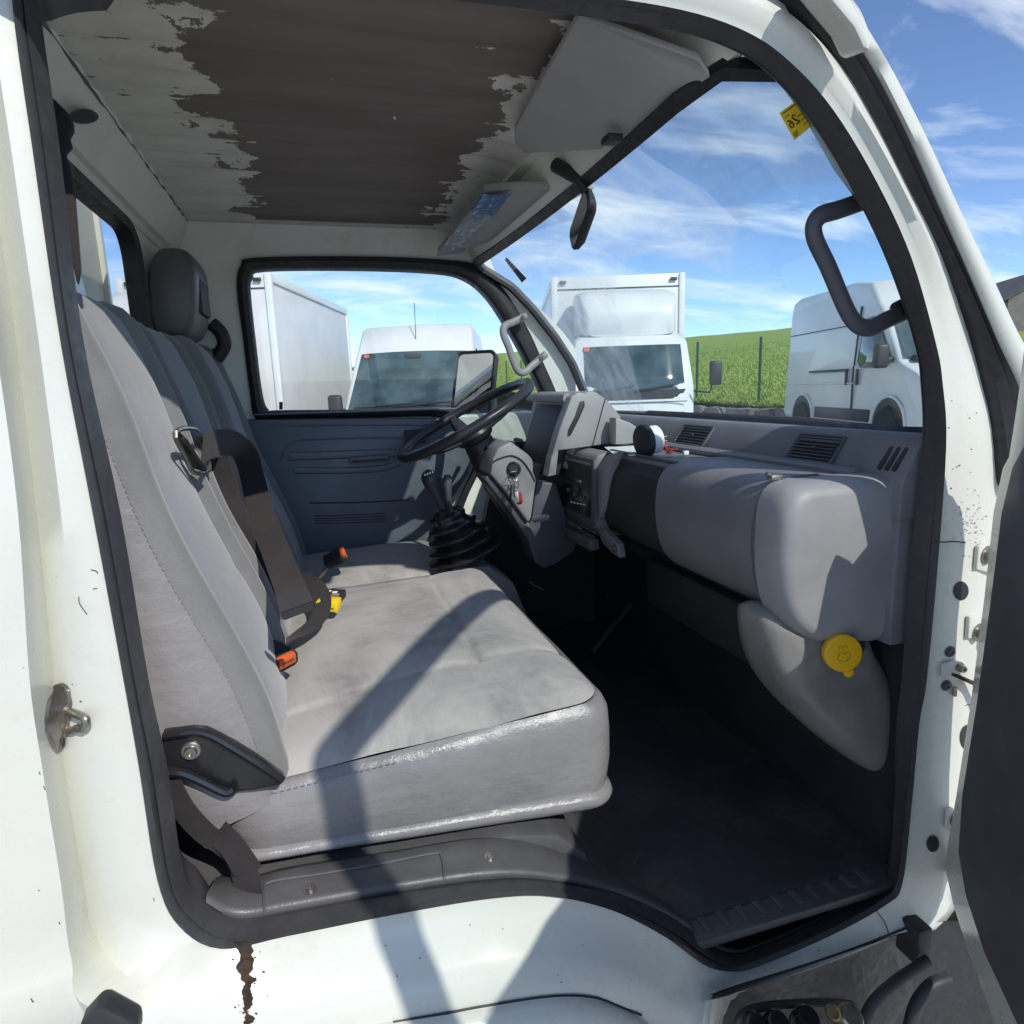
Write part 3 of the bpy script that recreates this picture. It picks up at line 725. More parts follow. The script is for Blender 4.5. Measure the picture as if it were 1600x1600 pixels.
# lower belt run by the sill
low = [P(u, v, y) for u, v, y in ((262,1215,.955),(285,1262,.945),(318,1300,.935),(350,1322,.93),(372,1342,.928),(384,1370,.925),(388,1405,.922),(380,1425,.93))]
MB().ribbon(cr(low, 6), [V((.5, -.3, .8)).lerp(V((.9, -.35, -.1)), min(1, k/30)) for k in range(43)], .042).build('seat_belt', 'belt', TR)
MB().ribbon(cr([P(340, 1300, .935), P(362, 1322, .922), P(378, 1345, .918), P(388, 1362, .922)], 5), (.75, -.2, .6), .040).build('belt_fold', 'belt', TR)

# ---- dashboard
def exy(prof, y0, y1, name, mat, parent=TR, bevel=.004, n=1): return MB().loft([[V((x, y0+(y1-y0)*k/n, z)) for x, z in prof] for k in range(n+1)], True, (True, True)).build(name, mat, parent, bevel=bevel)
DASH = exy([(.985, 1.425), (.992, 1.450), (1.022, 1.498), (1.036, 1.510), (1.06, 1.512), (1.20, 1.492), (1.20, 1.36), (.985, 1.36)], .90, 2.42, 'dash_pad', 'plast', TR, .006)
exy([(.80, 1.428), (.98, 1.428), (.98, 1.39), (.80, 1.39)], 1.00, 1.90, 'dash_tray', 'plast', TR, .004)
exy([(.80, 1.436), (.812, 1.436), (.812, 1.428), (.80, 1.428)], 1.36, 1.72, 'tray_lip', 'plastD', TR, .002)
exy([(.955, 1.442), (.985, 1.448), (.985, 1.428), (.955, 1.428)], .99, 1.90, 'tray_step', 'plast', TR, .004)
GP = [(.985, 1.432), (.93, 1.437), (.86, 1.438), (.815, 1.434), (.785, 1.420), (.766, 1.395), (.758, 1.355), (.758, 1.305), (.766, 1.255), (.782, 1.215), (.806, 1.190), (.84, 1.175), (.985, 1.150)]
GPs = [(p.x, p.z) for p in cr([(x, 0, z) for x, z in GP], 4)]
lid = MB().loft([[V((x, y, z)) for x, z in GPs] for y in (1.004, 1.012, 1.365, 1.372)], True, (True, True)).build('glove_box_lid', 'plast', TR)
MB().tube(cr([V((x-.001, 1.003, z)) for x, z in GPs[6:-6]], 2), .0035, 8).build('lid_edge', 'plastD', lid)
MB().box((.80, 1.005, 1.441), (.028, .018, .010)).build('lid_hinge', 'steel', lid, bevel=.003)
MB().lathe([(.006, 0), (.006, .006), (.003, .007)], (.792, 1.012, 1.444), (0, 0, 1), 10).build('hinge_screw', 'steel', lid)
# rounded end cap of the barrel
CP = [(1.030, 1.438), (.93, 1.438), (.86, 1.438), (.806, 1.437), (.778, 1.426), (.762, 1.402), (.757, 1.360), (.758, 1.290), (.770, 1.225), (.795, 1.175), (.84, 1.140), (.90, 1.125), (.985, 1.115), (1.010, 1.135), (1.024, 1.18), (1.020, 1.395), (1.036, 1.400), (1.038, 1.425)]
CPs = [(p.x, p.z) for p in cr([(x, 0, z) for x, z in CP], 3, True)]
ccx, ccz = .90, 1.29
def cpr(y, s):
    out = []
    for x, z in CPs:
        # shrink only the front, top and bottom towards the near face
        out.append(V((ccx+(x-ccx)*(s if x < ccx else .5+.5*s), y, ccz+(z-ccz)*s)))
    return out
cap_ = MB().loft([cpr(1.000, .998), cpr(.970, 1.0), cpr(.952, .992), cpr(.938, .968), cpr(.929, .932), cpr(.923, .885), cpr(.920, .82), cpr(.9195, .3)], True, (True, True)).build('glove_box_end_cap', 'plastL', TR, angle=70)  # lighter plastic than the lid: sunlight put into the colour
cap_['label'] = 'pale scuffed end cap of the glove box, sunlight put into its colour'
exy([(.99, 1.45), (1.10, 1.45), (1.10, 1.12), (.99, 1.12)], .905, .985, 'dash_side', 'plast', TR, .006)
b = MB(); bolt(b, V((1.055, .905, 1.15)), (0, -1, 0), .006, .005); b.build('dash_side_screw', 'steel', TR)
# black gap with torn foam edge, between lid and radio console
exy([(.985, 1.425), (.83, 1.425), (.795, 1.415), (.778, 1.39), (.772, 1.33), (.776, 1.25), (.80, 1.20), (.985, 1.16)], 1.372, 1.722, 'dash_opening', 'black', TR, .003)
fo_ = [(u, v) for u, v in ((948,712),(966,706),(958,722),(950,745),(946,775),(940,800),(934,812),(928,790),(926,760),(932,730))]
MB().prism([PX(u, v, .762) for u, v in fo_], (.02, 0, 0)).build('torn_foam_edge', 'plastL', TR, bevel=.002)
# radio console
RC = exy([(.985, 1.428), (.80, 1.428), (.765, 1.420), (.752, 1.39), (.752, 1.23), (.775, 1.175), (.985, 1.175)], 1.728, 2.05, 'radio_console', 'plast', TR, .010)
cfx = .7505
def cbox(u0, v0, u1, v1, name, mat, parent, d=.008, bev=.002, off=0):
    a = PX((u0+u1)/2, v0, cfx); b_ = PX((u0+u1)/2, v1, cfx); l_ = PX(u0, (v0+v1)/2, cfx); r_ = PX(u1, (v0+v1)/2, cfx)
    return MB().box((cfx-d/2-off+.001, (l_.y+r_.y)/2, (a.z+b_.z)/2), (d, abs(l_.y-r_.y), abs(a.z-b_.z))).build(name, mat, parent, bevel=bev)
bez = cbox(878, 712, 930, 806, 'radio_bezel', 'plastD', RC, .006)
cbox(883, 722, 926, 757, 'radio_slot', 'black', bez, .006, .001, .004)
cbox(884, 719, 926, 722, 'slot_edge', 'plast', bez, .008, .001, .004)
cbox(883, 760, 926, 800, 'heater_panel', 'glossblk', bez, .006, .001, .004)
cbox(906, 748, 914, 753, 'slot_catch', 'steel', bez, .010, .001, .006)
for u, v in ((890, 765), (900, 772), (912, 778)):
    p = PX(u, v, cfx-.010); MB().lathe([(.007, 0), (.0065, .008), (.004, .009), (0, .009)], p, (-1, 0, 0), 14).build('heater_knob', 'plastD', bez)
for k in range(5): cbox(896+5*k, 783+k, 899+5*k, 785+k, 'heater_print', 'print', bez, .001, 0, .0105)
cbox(904, 779, 914, 781.5, 'heater_blue_mark', 'slate', bez, .001, 0, .0105)
for k in range(3): cbox(884, 812+7*k, 930, 815+7*k, 'console_slat', 'plastD', RC, .006)
ash = cbox(893, 832, 936, 848, 'ash_tray', 'plastD', RC, .03, .004); MB().box((cfx-.031, 1.80, 1.205), (.004, .11, .005)).build('ash_tray_lip', 'steel', ash, bevel=.001)
MB().prism([PX(u, v, .76) for u, v in ((934,832),(942,826),(965,850),(968,872),(958,866),(940,848))], (.02, 0, 0)).build('console_bracket', 'plast', TR, bevel=.003)
b = MB(); bolt(b, PX(960, 857, .758), (-1, 0, 0), .008, .006); b.build('console_screw', 'steel', TR)
# lower dash: steel beam, firewall, heater box, pedals
MB().box((1.045, 1.65, .98), (.02, 1.55, .72)).build('firewall', 'black', TR)
MB().tube([(.93, .93, 1.12), (.93, 2.4, 1.12)], .03, 10).build('dash_beam', 'black', TR)
MB().box((.95, 1.36, 1.06), (.16, .55, .14)).build('heater_box', 'black', TR, bevel=.02)
MB().tube([PZ(985, 945, .86), PZ(925, 1020, .72)], .010, 8).build('pedal_rod', 'black', TR)
MB().box(PZ(838, 915, .92), (.05, .05, .006), frame((.8, 0, -.5), (0, 1, 0))).build('clutch_pedal', 'plast', TR, bevel=.003)
MB().box(PZ(950, 930, .80), (.06, .06, .014), frame((.8, 0, -.5), (0, 1, 0))).build('brake_pedal', 'black', TR, bevel=.004)
# air vents on the dash pad
pn = V((-.80, 0, .60)).normalized(); pt = V((.60, 0, .80))
def vent(y0, y1, zc, hgt, nsl, name='air_vent', vertical=False):
    fx = lambda z: .992+(z-1.450)*.625
    c = V((fx(zc), (y0+y1)/2, zc)); f = frame((0, -1, 0), pt)      # x across, y up the face, z out
    def rr_(k, o): return [c+f @ V((a, b_, o)) for a, b_ in rrect((y1-y0)*k, hgt*(1+(k-1)*1.6), .006, 4)]
    o = MB().loft([rr_(1.10, .000), rr_(1.08, .006), rr_(1.0, .006), rr_(.97, .001), rr_(.97, -.001)], True, (False, True)).build(name, 'plastD', TR)
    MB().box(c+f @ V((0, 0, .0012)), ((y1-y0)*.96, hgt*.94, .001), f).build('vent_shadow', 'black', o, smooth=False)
    for k in range(nsl):
        t = (k+.5)/nsl-.5
        if vertical: pass
        else: MB().box(c+f @ V((0, hgt*t*.95, .0035)), ((y1-y0)*.94, .0025, .005), f).build('vent_slat', 'plastD', o, bevel=.0008)
    MB().lathe([(.004, 0), (.0035, .005), (0, .006)], c+f @ V((0, 0, .004)), f @ V((0, 0, 1)), 10).build('vent_knob', 'plastD', o)
vent(1.535, 1.675, 1.470, .056, 6)
vent(1.075, 1.200, 1.470, .060, 7)
for k in range(3):
    c = V((1.003, .925+.016*k, 1.468)); f = frame((0, -1, 0), pt)
    MB().loft([[c+f @ V((a, b_, o)) for a, b_ in rrect(.0085, .050, .004, 4)] for o in (-.002, .0022)], True, (True, True)).build('demist_slot', 'black', TR)
# instrument binnacle
yb0, yb1 = 1.875, 2.36
face = [(.752, 1.590), (.700, 1.36)]
BIN = exy([(.790, 1.592), (.815, 1.602), (.84, 1.598), (.88, 1.570), (.925, 1.520), (.935, 1.425), (.80, 1.425), (.76, 1.36), (.735, 1.36)], yb0+.02, yb1, 'instrument_binnacle', 'plastL', TR, .012)
fr_ = frame((0, 1, 0), V((.07, 0, .21)))
fc = V((.690, 2.10, 1.462)); 
scr = MB().prism([P(u, v, y) for u, v, y in ((896,634,1.925),(838,630,2.30),(806,738,2.30),(866,742,1.925))], (.02, 0, -.004)).build('instrument_screen', 'black', BIN, bevel=.003)
MB().tube([P(893, 622, 1.905)+V((-.012, 0, 0)), P(832, 620, 2.30)+V((-.012, 0, 0))], .016, 12).build('binnacle_visor', 'plastL', BIN)
pxprism([(893,620),(905,613),(932,619),(950,634),(958,655),(960,692),(912,699),(872,704),(862,715),(874,672)], 1.862, .05, 'binnacle_side', 'plastL', BIN, .004)
pxprism([(862,712),(873,703),(869,742),(856,745)], 1.863, .05, 'binnacle_leg', 'plastL', BIN, .003)
MB().prism([P(u, v, 1.859) for u, v in ((906,628),(913,626),(914,634),(905,655),(892,680),(887,682),(888,672),(899,650))], (0, .01, 0)).build('binnacle_slot', 'black', BIN, bevel=.001)
MB().tube([P(946, 622, 1.861), P(926, 696, 1.861)], .0018, 6).build('binnacle_joint', 'black', BIN)
pxprism([(962,652),(985,660),(1003,672),(1003,692),(962,695)], 1.80, .05, 'binnacle_shoulder', 'plastL', TR, .006)
exy([(.66, 1.355), (.70, 1.36), (.98, 1.42), (.98, 1.15), (.76, 1.15), (.70, 1.25)], 2.055, 2.38, 'lower_cluster', 'plastD', TR, .01)

# ---- steering wheel, column, ignition
n_ = V((-.464, 0, .886)); ctr = V((.468, 2.11, 1.522)); e1 = V((.886, 0, .464)); e2 = V((0, 1, 0)); RW = .238
SW = MB().tube([ctr+e1*(RW*math.cos(t))+e2*(RW*math.sin(t)) for t in [2*math.pi*k/72 for k in range(72)]], [.0168 if (k//2) % 2 else .0160 for k in range(72)], 14, True).build('steering_wheel', 'wheel', TR, angle=70)
hb = ctr-n_*.055
MB().lathe([(.0, .030), (.045, .028), (.066, .018), (.072, .0), (.060, -.02), (.045, -.03)], hb, n_, 28).build('hub_pad', 'wheel', SW)
for a in (200, 340, 90):
    t = R(a); d = e1*math.cos(t)+e2*math.sin(t)
    MB().tube(cr([hb+d*.05, hb+d*.12+n_*.012, ctr+d*(RW-.004)], 5), [.020]*3+[.016]*5+[.011]*3, 10, sq=(.55, 1.2), up=n_).build('spoke', 'wheel', SW)
CO = MB().lathe([(.045, 0), (.050, -.01), (.056, -.07), (.060, -.16), (.052, -.26), (.040, -.45)], hb-n_*.02, n_, 20).build('steering_column', 'wheel', TR)
for s in (-1, 1):
    q = hb-n_*.055; MB().tube([q+e2*(s*.04), q+e2*(s*.10)+e1*.01, q+e2*(s*.17)+e1*.03], [.008, .006, .009], 10).build('column_stalk', 'black', CO)
IG = pxprism([(770,716),(778,700),(798,689),(826,710),(834,719),(834,738),(839,750),(831,809),(826,818),(790,768),(766,741)], 1.925, .20, 'column_shroud', 'plastL', TR, .010)
MB().tube(cr([P(u, v, 1.922) for u, v in ((770,722),(782,716),(800,712),(816,720),(828,736),(836,752))], 4), .0022, 6).build('shroud_joint', 'black', IG)
pxprism([(839,752),(831,810),(826,820),(788,770),(764,742),(755,747),(798,802),(824,842),(836,880),(850,889),(872,880),(898,862),(906,838),(886,808),(870,755)], 1.945, .12, 'knee_panel', 'plastD', TR, .008)
MB().prism([P(u, v, 2.385) for u, v in ((771,690),(768,760),(757,818),(748,880),(748,1010),(1060,1010),(1060,690))], (0, .03, 0)).build('footwell_shade', 'black', TR)  # black sheet that paints the footwell's deep shade over the far wall
MB().lathe([(.024, .0), (.024, .004), (.019, .007), (.016, .004), (.013, .004), (.012, .012), (.004, .012)], P(802, 733, 1.924), (-.25, -.95, .12), 24).build('ignition_lock', 'black', IG)
MB().tube([P(834, 812, 1.90), P(855, 808, 1.86)], [.015, .013], 4, sq=(.7, 1)).build('release_handle', 'plastL', TR)
# ---- gear lever with bellows
def gp(u, v, y=1.90): return P(u, v, y)
gb, gt = P(732, 866, 1.985), P(694, 796, 1.985)
rings = []
gax = (gt-gb)
prof = []
nf = 5
for k in range(nf):
    a = k/nf; R0 = .098*(1-a)**.75+.028
    prof += [(R0*.93, a+.00), (R0, a+.30/nf), (R0*.985, a+.42/nf), (R0*.80, a+.55/nf), (R0*.70, a+.80/nf)]
prof += [(.036, .93), (.032, 1.0), (.02, 1.02)]
for r_, h in prof:
    c = gb+gax*h; tilt = V((.45, 0, .89)).lerp(V((-.25, 0, .97)), h*.6).normalized(); tilt = V((-.30, -.05, .95)).normalized()
    ax1 = V((0, 1, 0)); ax2 = ax1.cross(tilt).normalized()
    rings.append([c+(ax2*math.cos(t)*r_*1.02+ax1*math.sin(t)*r_*.85) for t in [2*math.pi*q/32 for q in range(32)]])
GL = MB().loft(rings, True, (True, True)).build('gear_lever_bellows', 'glossblk', TR, angle=75)
kn = [P(u, v, 1.985) for u, v in ((696,802),(690,786),(682,768),(674,752),(668,742),(664,737))]
MB().tube(kn, [.012, .015, .021, .027, .024, .012], 16).build('gear_knob', 'wheel', GL)
for k in range(4): MB().box(P(664+4*k, 742-1.5*k, 1.953), (.004, .002, .006)).build('shift_pattern', 'print', GL, smooth=False)
kn2 = [P(u, v, 2.07) for u, v in ((702,800),(700,770),(699,750),(699,742))]
MB().tube(kn2, [.010, .012, .016, .010], 12).build('transfer_lever', 'plastD', TR)
GB = MB().loft([[V((x, y, z)) for x, z in ((.36, 1.085), (.48, 1.075), (.56, 1.01), (.60, .90), (.62, .66), (.36, .66))] for y in (1.915, 2.07)], True, (True, True)).build('gear_console', 'plast', TR, bevel=.015)
# ---- far door inner panel
FD = MB().prism([P(u, v, 2.405) for u, v in ((380,656),(420,655),(560,653),(684,653),(704,664),(722,690),(738,716),(732,742),(700,790),(668,850),(640,1000),(380,1000))], (0, .05, 0)).build('driver_door_panel', 'slate', TR, bevel=.01)
def dbar(px, r, y=2.404, mat='slate', name='panel_ridge', sq=None): return MB().tube(cr([P(u, v, y) for u, v in px], 6), r, 8, sq=sq, up=(0, 1, 0) if sq else None).build(name, mat, FD)
dbar([(420,666),(560,664),(690,664)], .0035)
dbar([(440,720),(446,700),(462,689),(500,686),(620,684),(632,692),(634,710),(620,722)], .004)
dbar([(452,713),(520,711),(600,708),(618,708)], .012, sq=(.7, 1.3))
dbar([(460,735),(540,735),(600,731),(624,722)], .010, sq=(.8, 1.2))
MB().box(P(577, 717, 2.395), (.14, .02, .022)).build('pull_handle', 'slate', FD, bevel=.006)
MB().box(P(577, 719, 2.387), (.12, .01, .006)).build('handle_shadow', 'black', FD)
dbar([(484,786),(560,785),(640,781)], .0025, mat='black', name='panel_groove')
for k in range(4): dbar([(492,806+4*k),(540,805+4*k),(602,802+4*k)], .0014, mat='black', name='speaker_groove')
MB().loft([[P(648, 682, 2.40)+V((a, o, b_)) for a, b_ in rrect(.075, .05, .006, 4)] for o in (.006, -.004)], True, (True, True)).build('latch_recess', 'black', FD)
MB().tube([P(439, 640, 2.40), P(439, 628, 2.40)], .006, 8).build('lock_button', 'black', FD)
exy([(-.2, 1.562), (.52, 1.552), (.52, 1.546), (-.2, 1.556)], 2.395, 2.43, 'window_ledge', 'slate', FD, .002)
# far jamb strip: black rubber and white kick panel
dk = MB().tube(cr([P(u, v, 2.41) for u, v in ((752,700),(742,738),(728,768),(716,800),(704,840))], 5), .014, 8, sq=(.5, 1), up=(0, 1, 0)); dk.build('jamb_seal', 'blackrub', TR)
# ---- visors, mirror, handles
vp = [V((p.x, max(p.y, .955), p.z)) for p in (PZ(905, 26, 2.135), PZ(805, 202, 2.135), PZ(806, 226, 2.130), PZ(820, 240, 2.125), PZ(940, 234, 2.070), PZ(1145, 92, 2.070), PZ(1130, 60, 2.092))]
MB().prism(vp, (-.002, 0, .010)).build('passenger_sun_visor', 'visor', TR, bevel=.006, seg=3)
MB().box(PZ(956, 218, 2.055), (.03, .035, .012)).build('visor_clip', 'black', TR, bevel=.003)
m = M('crinkled_blue_film')
ck = m.noise(38, 6, .75, stretch=(1, 2, 1), dist=1.5)
sp_ = m.n('ShaderNodeSeparateXYZ'); m.l(m.co, sp_.inputs[0])
m.set('Base Color', m.mix(m.ramp(m.math('ADD', m.math('MULTIPLY', m.math('SUBTRACT', sp_.outputs[1], 1.72), 1.7), m.ramp(ck, .3, .7, -.25, .25)), .0, .25), (.015, .16, .42), (.30, .36, .40)))
m.set('Roughness', .16); m.bump(ck, .9, .012); MT['film'] = m.m
DV = MB().prism([PZ(u, v, 2.085) for u, v in ((684,396),(720,395),(780,372),(862,330),(930,296),(806,296),(756,300))], (0, 0, .02)).build('driver_sun_visor', 'visor', TR, bevel=.006)
fl_ = MB(); A0, A1, B0, B1_ = PZ(680, 398, 2.072), PZ(722, 394, 2.072), PZ(756, 301, 2.072), PZ(801, 300, 2.072)
rw = []
for i in range(40):
    t = i/39; row = []
    for j in range(13):
        q = j/12; p = A0.lerp(B0, t).lerp(A1.lerp(B1_, t), q); p.z += .006*noise.noise(V((p.x*60, p.y*22, 1)))-.004; p.x += .003*noise.noise(V((3, p.y*40, q)))
        row.append(p)
    rw.append(row)
fl_.loft(rw, False); fo1 = fl_.build('visor_wrapping', MT['film'], DV, angle=20)
fo1['label'] = 'crinkled blue and clear plastic wrapping on the driver sun visor'
# interior mirror
ms = [PX(868, 258, .565), PX(885, 268, .58), PX(905, 282, .60), PX(914, 300, .612)]
IM = MB().tube(ms, [.016, .015, .012, .010], 10).build('interior_mirror', 'black', TR)
a_, b2 = PX(918, 303, .612), PX(886, 380, .612)
dirv = (b2-a_); cM = a_.lerp(b2, .5)+V((.004, 0, 0)); xM = V((.03, .80, -.55)).normalized(); zM = V((.97, -.06, -.04)); fM = frame(xM, zM.cross(xM))
hmw, hmh = .070, .031
def mr(o, k): return [cM+fM @ V((a, b_, o)) for a, b_ in rrect(hmw*2*k, hmh*2*k, .018, 5)]
mh = MB().loft([mr(.0, .96), mr(.004, 1), mr(.014, .98), mr(.024, .8)], True, (True, True)).build('mirror_shell', 'black', IM)
MB().add([p for p in mr(-.0006, .9)], [tuple(range(24))]).build('mirror_glass', 'mirror', IM, smooth=False)
def handle(px, yb, yo, name, r, mat):
    # px: end, corner, corner, end; ends sit on the pillar, corners stand off it
    pts = [P(*px[0], yb), P(*px[1], yo), P(*px[2], yo), P(*px[3], yb)]
    q = [pts[0], pts[0].lerp(pts[1], .55), pts[0].lerp(pts[1], .85), pts[1].lerp(pts[2], .12), pts[1].lerp(pts[2], .4), pts[1].lerp(pts[2], .85), pts[2].lerp(pts[3], .18), pts[2].lerp(pts[3], .5), pts[3]]
    return MB().tube(cr(q, 6), r, 14, sq=(.8, 1.1), up=(0, 1, 0)).build(name, mat, TR)
h1 = handle(((1375,305),(1262,345),(1340,520),(1430,480)), .955, .965, 'grab_handle', .0138, 'plastD')
for e in (((1352,312),(1385,300)), ((1400,487),(1432,470))):
    MB().tube([P(*e[0], .957), P(*e[1], .955)], .0152, 14, sq=(.8, 1.1), up=(0, 1, 0)).build('handle_end_cover', 'blackrub', h1)
h2 = handle(((822,494),(783,512),(812,588),(853,553)), 2.385, 2.36, 'grab_handle', .0125, 'plastL')
for u, v in ((818,497),(848,557)):
    b = MB(); bolt(b, P(u, v, 2.36), (-.3, -.9, 0), .008, .006); b.build('handle_bolt', 'steel', h2)
# washer reservoir with yellow cap
rp_ = [(1206,952),(1189,985),(1203,1050),(1234,1100),(1285,1152),(1335,1192),(1372,1212),(1392,1208),(1400,1182),(1398,1112),(1382,1052),(1356,1005),(1330,965)]
rpc = cr([P(u, v, .975) for u, v in rp_], 3, True); rcn = sum(rpc, V())/len(rpc)
def rsv(y, k): return [V((rcn.x+(p.x-rcn.x)*k, y, rcn.z+(p.z-rcn.z)*k)) for p in rpc]
RES = MB().loft([rsv(1.08, .8), rsv(1.06, .95), rsv(1.03, 1.0), rsv(.995, 1.0), rsv(.975, .975), rsv(.958, .915), rsv(.945, .82), rsv(.936, .68), rsv(.930, .48), rsv(.928, .2)], True, (True, True)).build('washer_reservoir', 'tank', TR, angle=70)
RES['label'] = 'grey washer bottle with yellow cap under the dash'
cc = P(1316, 1020, .910); ca = V((-.30, -.95, .12)).normalized()
MB().lathe([(.030, -.035), (.030, 0)], cc+ca*-.002, ca, 24).build('filler_neck', 'tank', RES)
CAP = MB().lathe([(.0335, -.010), (.0345, -.008), (.0345, .004), (.033, .0065), (.0305, .0075), (.0, .0075)], cc, ca, 40, (False, False)).build('filler_cap', 'yellow', RES)
fC = frame(V((.95, -.30, .0)), V((0, .1, 1))); zc_ = fC @ V((0, 0, 1)); 
if zc_.dot(ca) < 0: fC = frame(V((.95, -.30, .0)), V((0, -.1, -1)))
def cp_(a, b_, o=.0078):
    r_ = V((ca.cross(V((0, 0, 1))))).normalized()*-1; u_ = r_.cross(ca)*-1
    if u_.z < 0: u_ = -u_
    if r_.x < 0: r_ = -r_
    return cc+ca*o+r_*a+u_*b_
MB().loft([[cp_(.010+.009*math.cos(t), -.036+.009*math.sin(t), o) for t in [2*math.pi*k/16 for k in range(16)]] for o in (-.004, .005)], True, (True, True)).build('cap_tab', 'yellow', CAP, bevel=.001)
for arc in ([(-.010, -.001), (-.012, -.009), (-.006, -.013), (.004, -.013), (.010, -.008), (.010, .000)], [(-.010, -.001), (-.006, .003), (-.001, .001), (.003, -.002)], [(.010, 0), (.006, .004), (.002, .003), (.003, -.002)], [(-.009, .008), (-.009, .013), (-.005, .015)], [(-.003, .007), (-.002, .014), (.003, .015), (.006, .012)], [(.004, -.012), (.008, -.010), (.005, -.006)]):
    MB().tube(cr([cp_(a, b_) for a, b_ in arc], 4), .0007, 5).build('cap_emblem', 'capink', CAP)
MB().tube(cr([P(1270, 985, .95), P(1276, 1000, .945), P(1288, 1004, .94)], 4), .004, 6).build('cap_hinge', 'zinc', CAP)

# near belt hanging from its upper anchor behind the B-pillar
NB = pxprism([(80,150),(106,176),(112,190),(113,204),(106,214),(111,228),(100,240),(109,262),(114,290),(124,420),(120,445),(90,320)], 1.03, .012, 'seat_belt', 'belt', TR, .003)
MB().loft([[PX(u, v, -.345) for u, v in ell_(131, 182, 24, 12)], [PX(u, v, -.340) for u, v in ell_(131, 182, 22, 10)]], True, (True, True)).build('belt_anchor_cover', 'black', TR)
# ================================================================== fittings on the near side of the cab
BV = bvh(cabside)
def cast(u, v, off=.0015, tree=None):
    r = ray(u, v).normalized(); h = (tree or BV).ray_cast(CAM, r)
    if h[0] is None: return P(u, v, .84), V((0, -1, 0))
    n = h[1] if h[1].dot(r) < 0 else -h[1]
    return h[0]+n*off, n
def decal(px, name, mat, off=.0015, parent=TR, tree=None):
    return MB().add([cast(u, v, off, tree)[0] for u, v in px], [tuple(range(len(px)))]).build(name, mat, parent, smooth=False)
def flecks(L, name, mat):
    mb = MB()
    for px in L: mb.add([cast(u, v, .0008)[0] for u, v in px], [tuple(range(len(px)))])
    o = mb.build(name, mat, TR, smooth=False); o['kind'] = 'stuff'; return o
def ell(u, v, a, b, n=18, t0=0): return [(u+a*math.cos(t)*math.cos(t0)-b*math.sin(t)*math.sin(t0), v+a*math.cos(t)*math.sin(t0)+b*math.sin(t)*math.cos(t0)) for t in [2*math.pi*k/n for k in range(n)]]
# access holes in the hinge post
for u, v, a, b in ((1501,923,12,15), (1457,1318,10,13), (1512,1152,13,20)):
    rim = [cast(x, y, .001)[0] for x, y in ell(u, v, a, b)]; rim2 = [cast(x, y, .0014)[0] for x, y in ell(u, v, a*.86, b*.86)]
    MB().loft([rim, rim2], True, (False, True)).build('access_hole', 'black', TR, smooth=False)
# hinge leaves with bolts
def leaf(px, name, bu, bv, br=.010):
    p, n = cast(bu, bv, .004)
    pts = [cast(u, v, .001)[0] for u, v in px]
    o = MB().prism(pts, n*.007).build(name, 'paint', TR, bevel=.002)
    b = MB(); b.lathe([(br*1.7, .005), (br*1.7, .008), (br*1.1, .009), (br*1.1, .017), (br*.95, .019), (br*.4, .019), (br*.35, .013), (0, .013)], p-n*.004, n, 18, (False, False)); b.build('hinge_bolt', 'steel', o)
    return o
leaf([(1522,853),(1530,848),(1562,852),(1560,898),(1545,896),(1519,888)], 'door_hinge', 1535, 866)
leaf([(1508,962),(1516,960),(1535,968),(1545,994),(1506,996)], 'door_hinge', 1523, 986)
leaf([(1476,1262),(1500,1252),(1512,1256),(1508,1312),(1490,1304),(1474,1290)], 'door_hinge', 1488, 1276, .009)
# hinge arms reaching to the door
for u, v in ((1558, 860), (1540, 980), (1505, 1285)):
    p, n = cast(u, v, .006); MB().box(p+V((.02, -.02, 0)), (.07, .045, .05), frame((.8, -.6, 0), (.6, .8, 0))).build('hinge_arm', 'paint', TR, bevel=.008)
# door check strap
p0, n0 = cast(1482, 1050, .004)
chk = leaf([(1468,1036),(1486,1030),(1508,1034),(1507,1046),(1490,1062),(1468,1056)], 'check_bracket', 1494, 1040, .006)
MB().tube([p0, cast(1510, 1064, .02)[0], cast(1528, 1078, .045)[0]], [.007, .008, .008], 8, sq=(.5, 1)).build('check_strap', 'rust', chk)
for u, v in ((1484, 1018), (1478, 1071)):
    p, n = cast(u, v, 0); b = MB(); bolt(b, p, n, .007, .006); b.build('check_screw', 'plastD', chk)
MB().tube([cast(1490, 1072, .004)[0], cast(1489, 1086, .004)[0]], .0035, 6).build('check_pin', 'steel', chk)
# body seam, sill seam
def line(px, r, name, mat, off=.0006, parent=TR, tree=None):
    if len(px) > 3: px = [(p.x, p.y) for p in cr([(u, v, 0) for u, v in px], 5)]
    return MB().tube([cast(u, v, off, tree)[0] for u, v in px], r, 5).build(name, mat, parent)
line([(1461,846),(1475,847),(1490,846),(1508,848)], .0010, 'pillar_joint', 'rust')
line([(1366,1420),(1376,1432),(1384,1445),(1388,1458)], .0009, 'sill_joint', 'plastD')
line([(1112,1556),(1150,1542),(1250,1511),(1340,1480),(1420,1448)], .0022, 'sill_gap', 'black')
line([(614,1597),(690,1584),(766,1570),(867,1556),(935,1560),(1002,1586)], .0018, 'fender_gap', 'black')
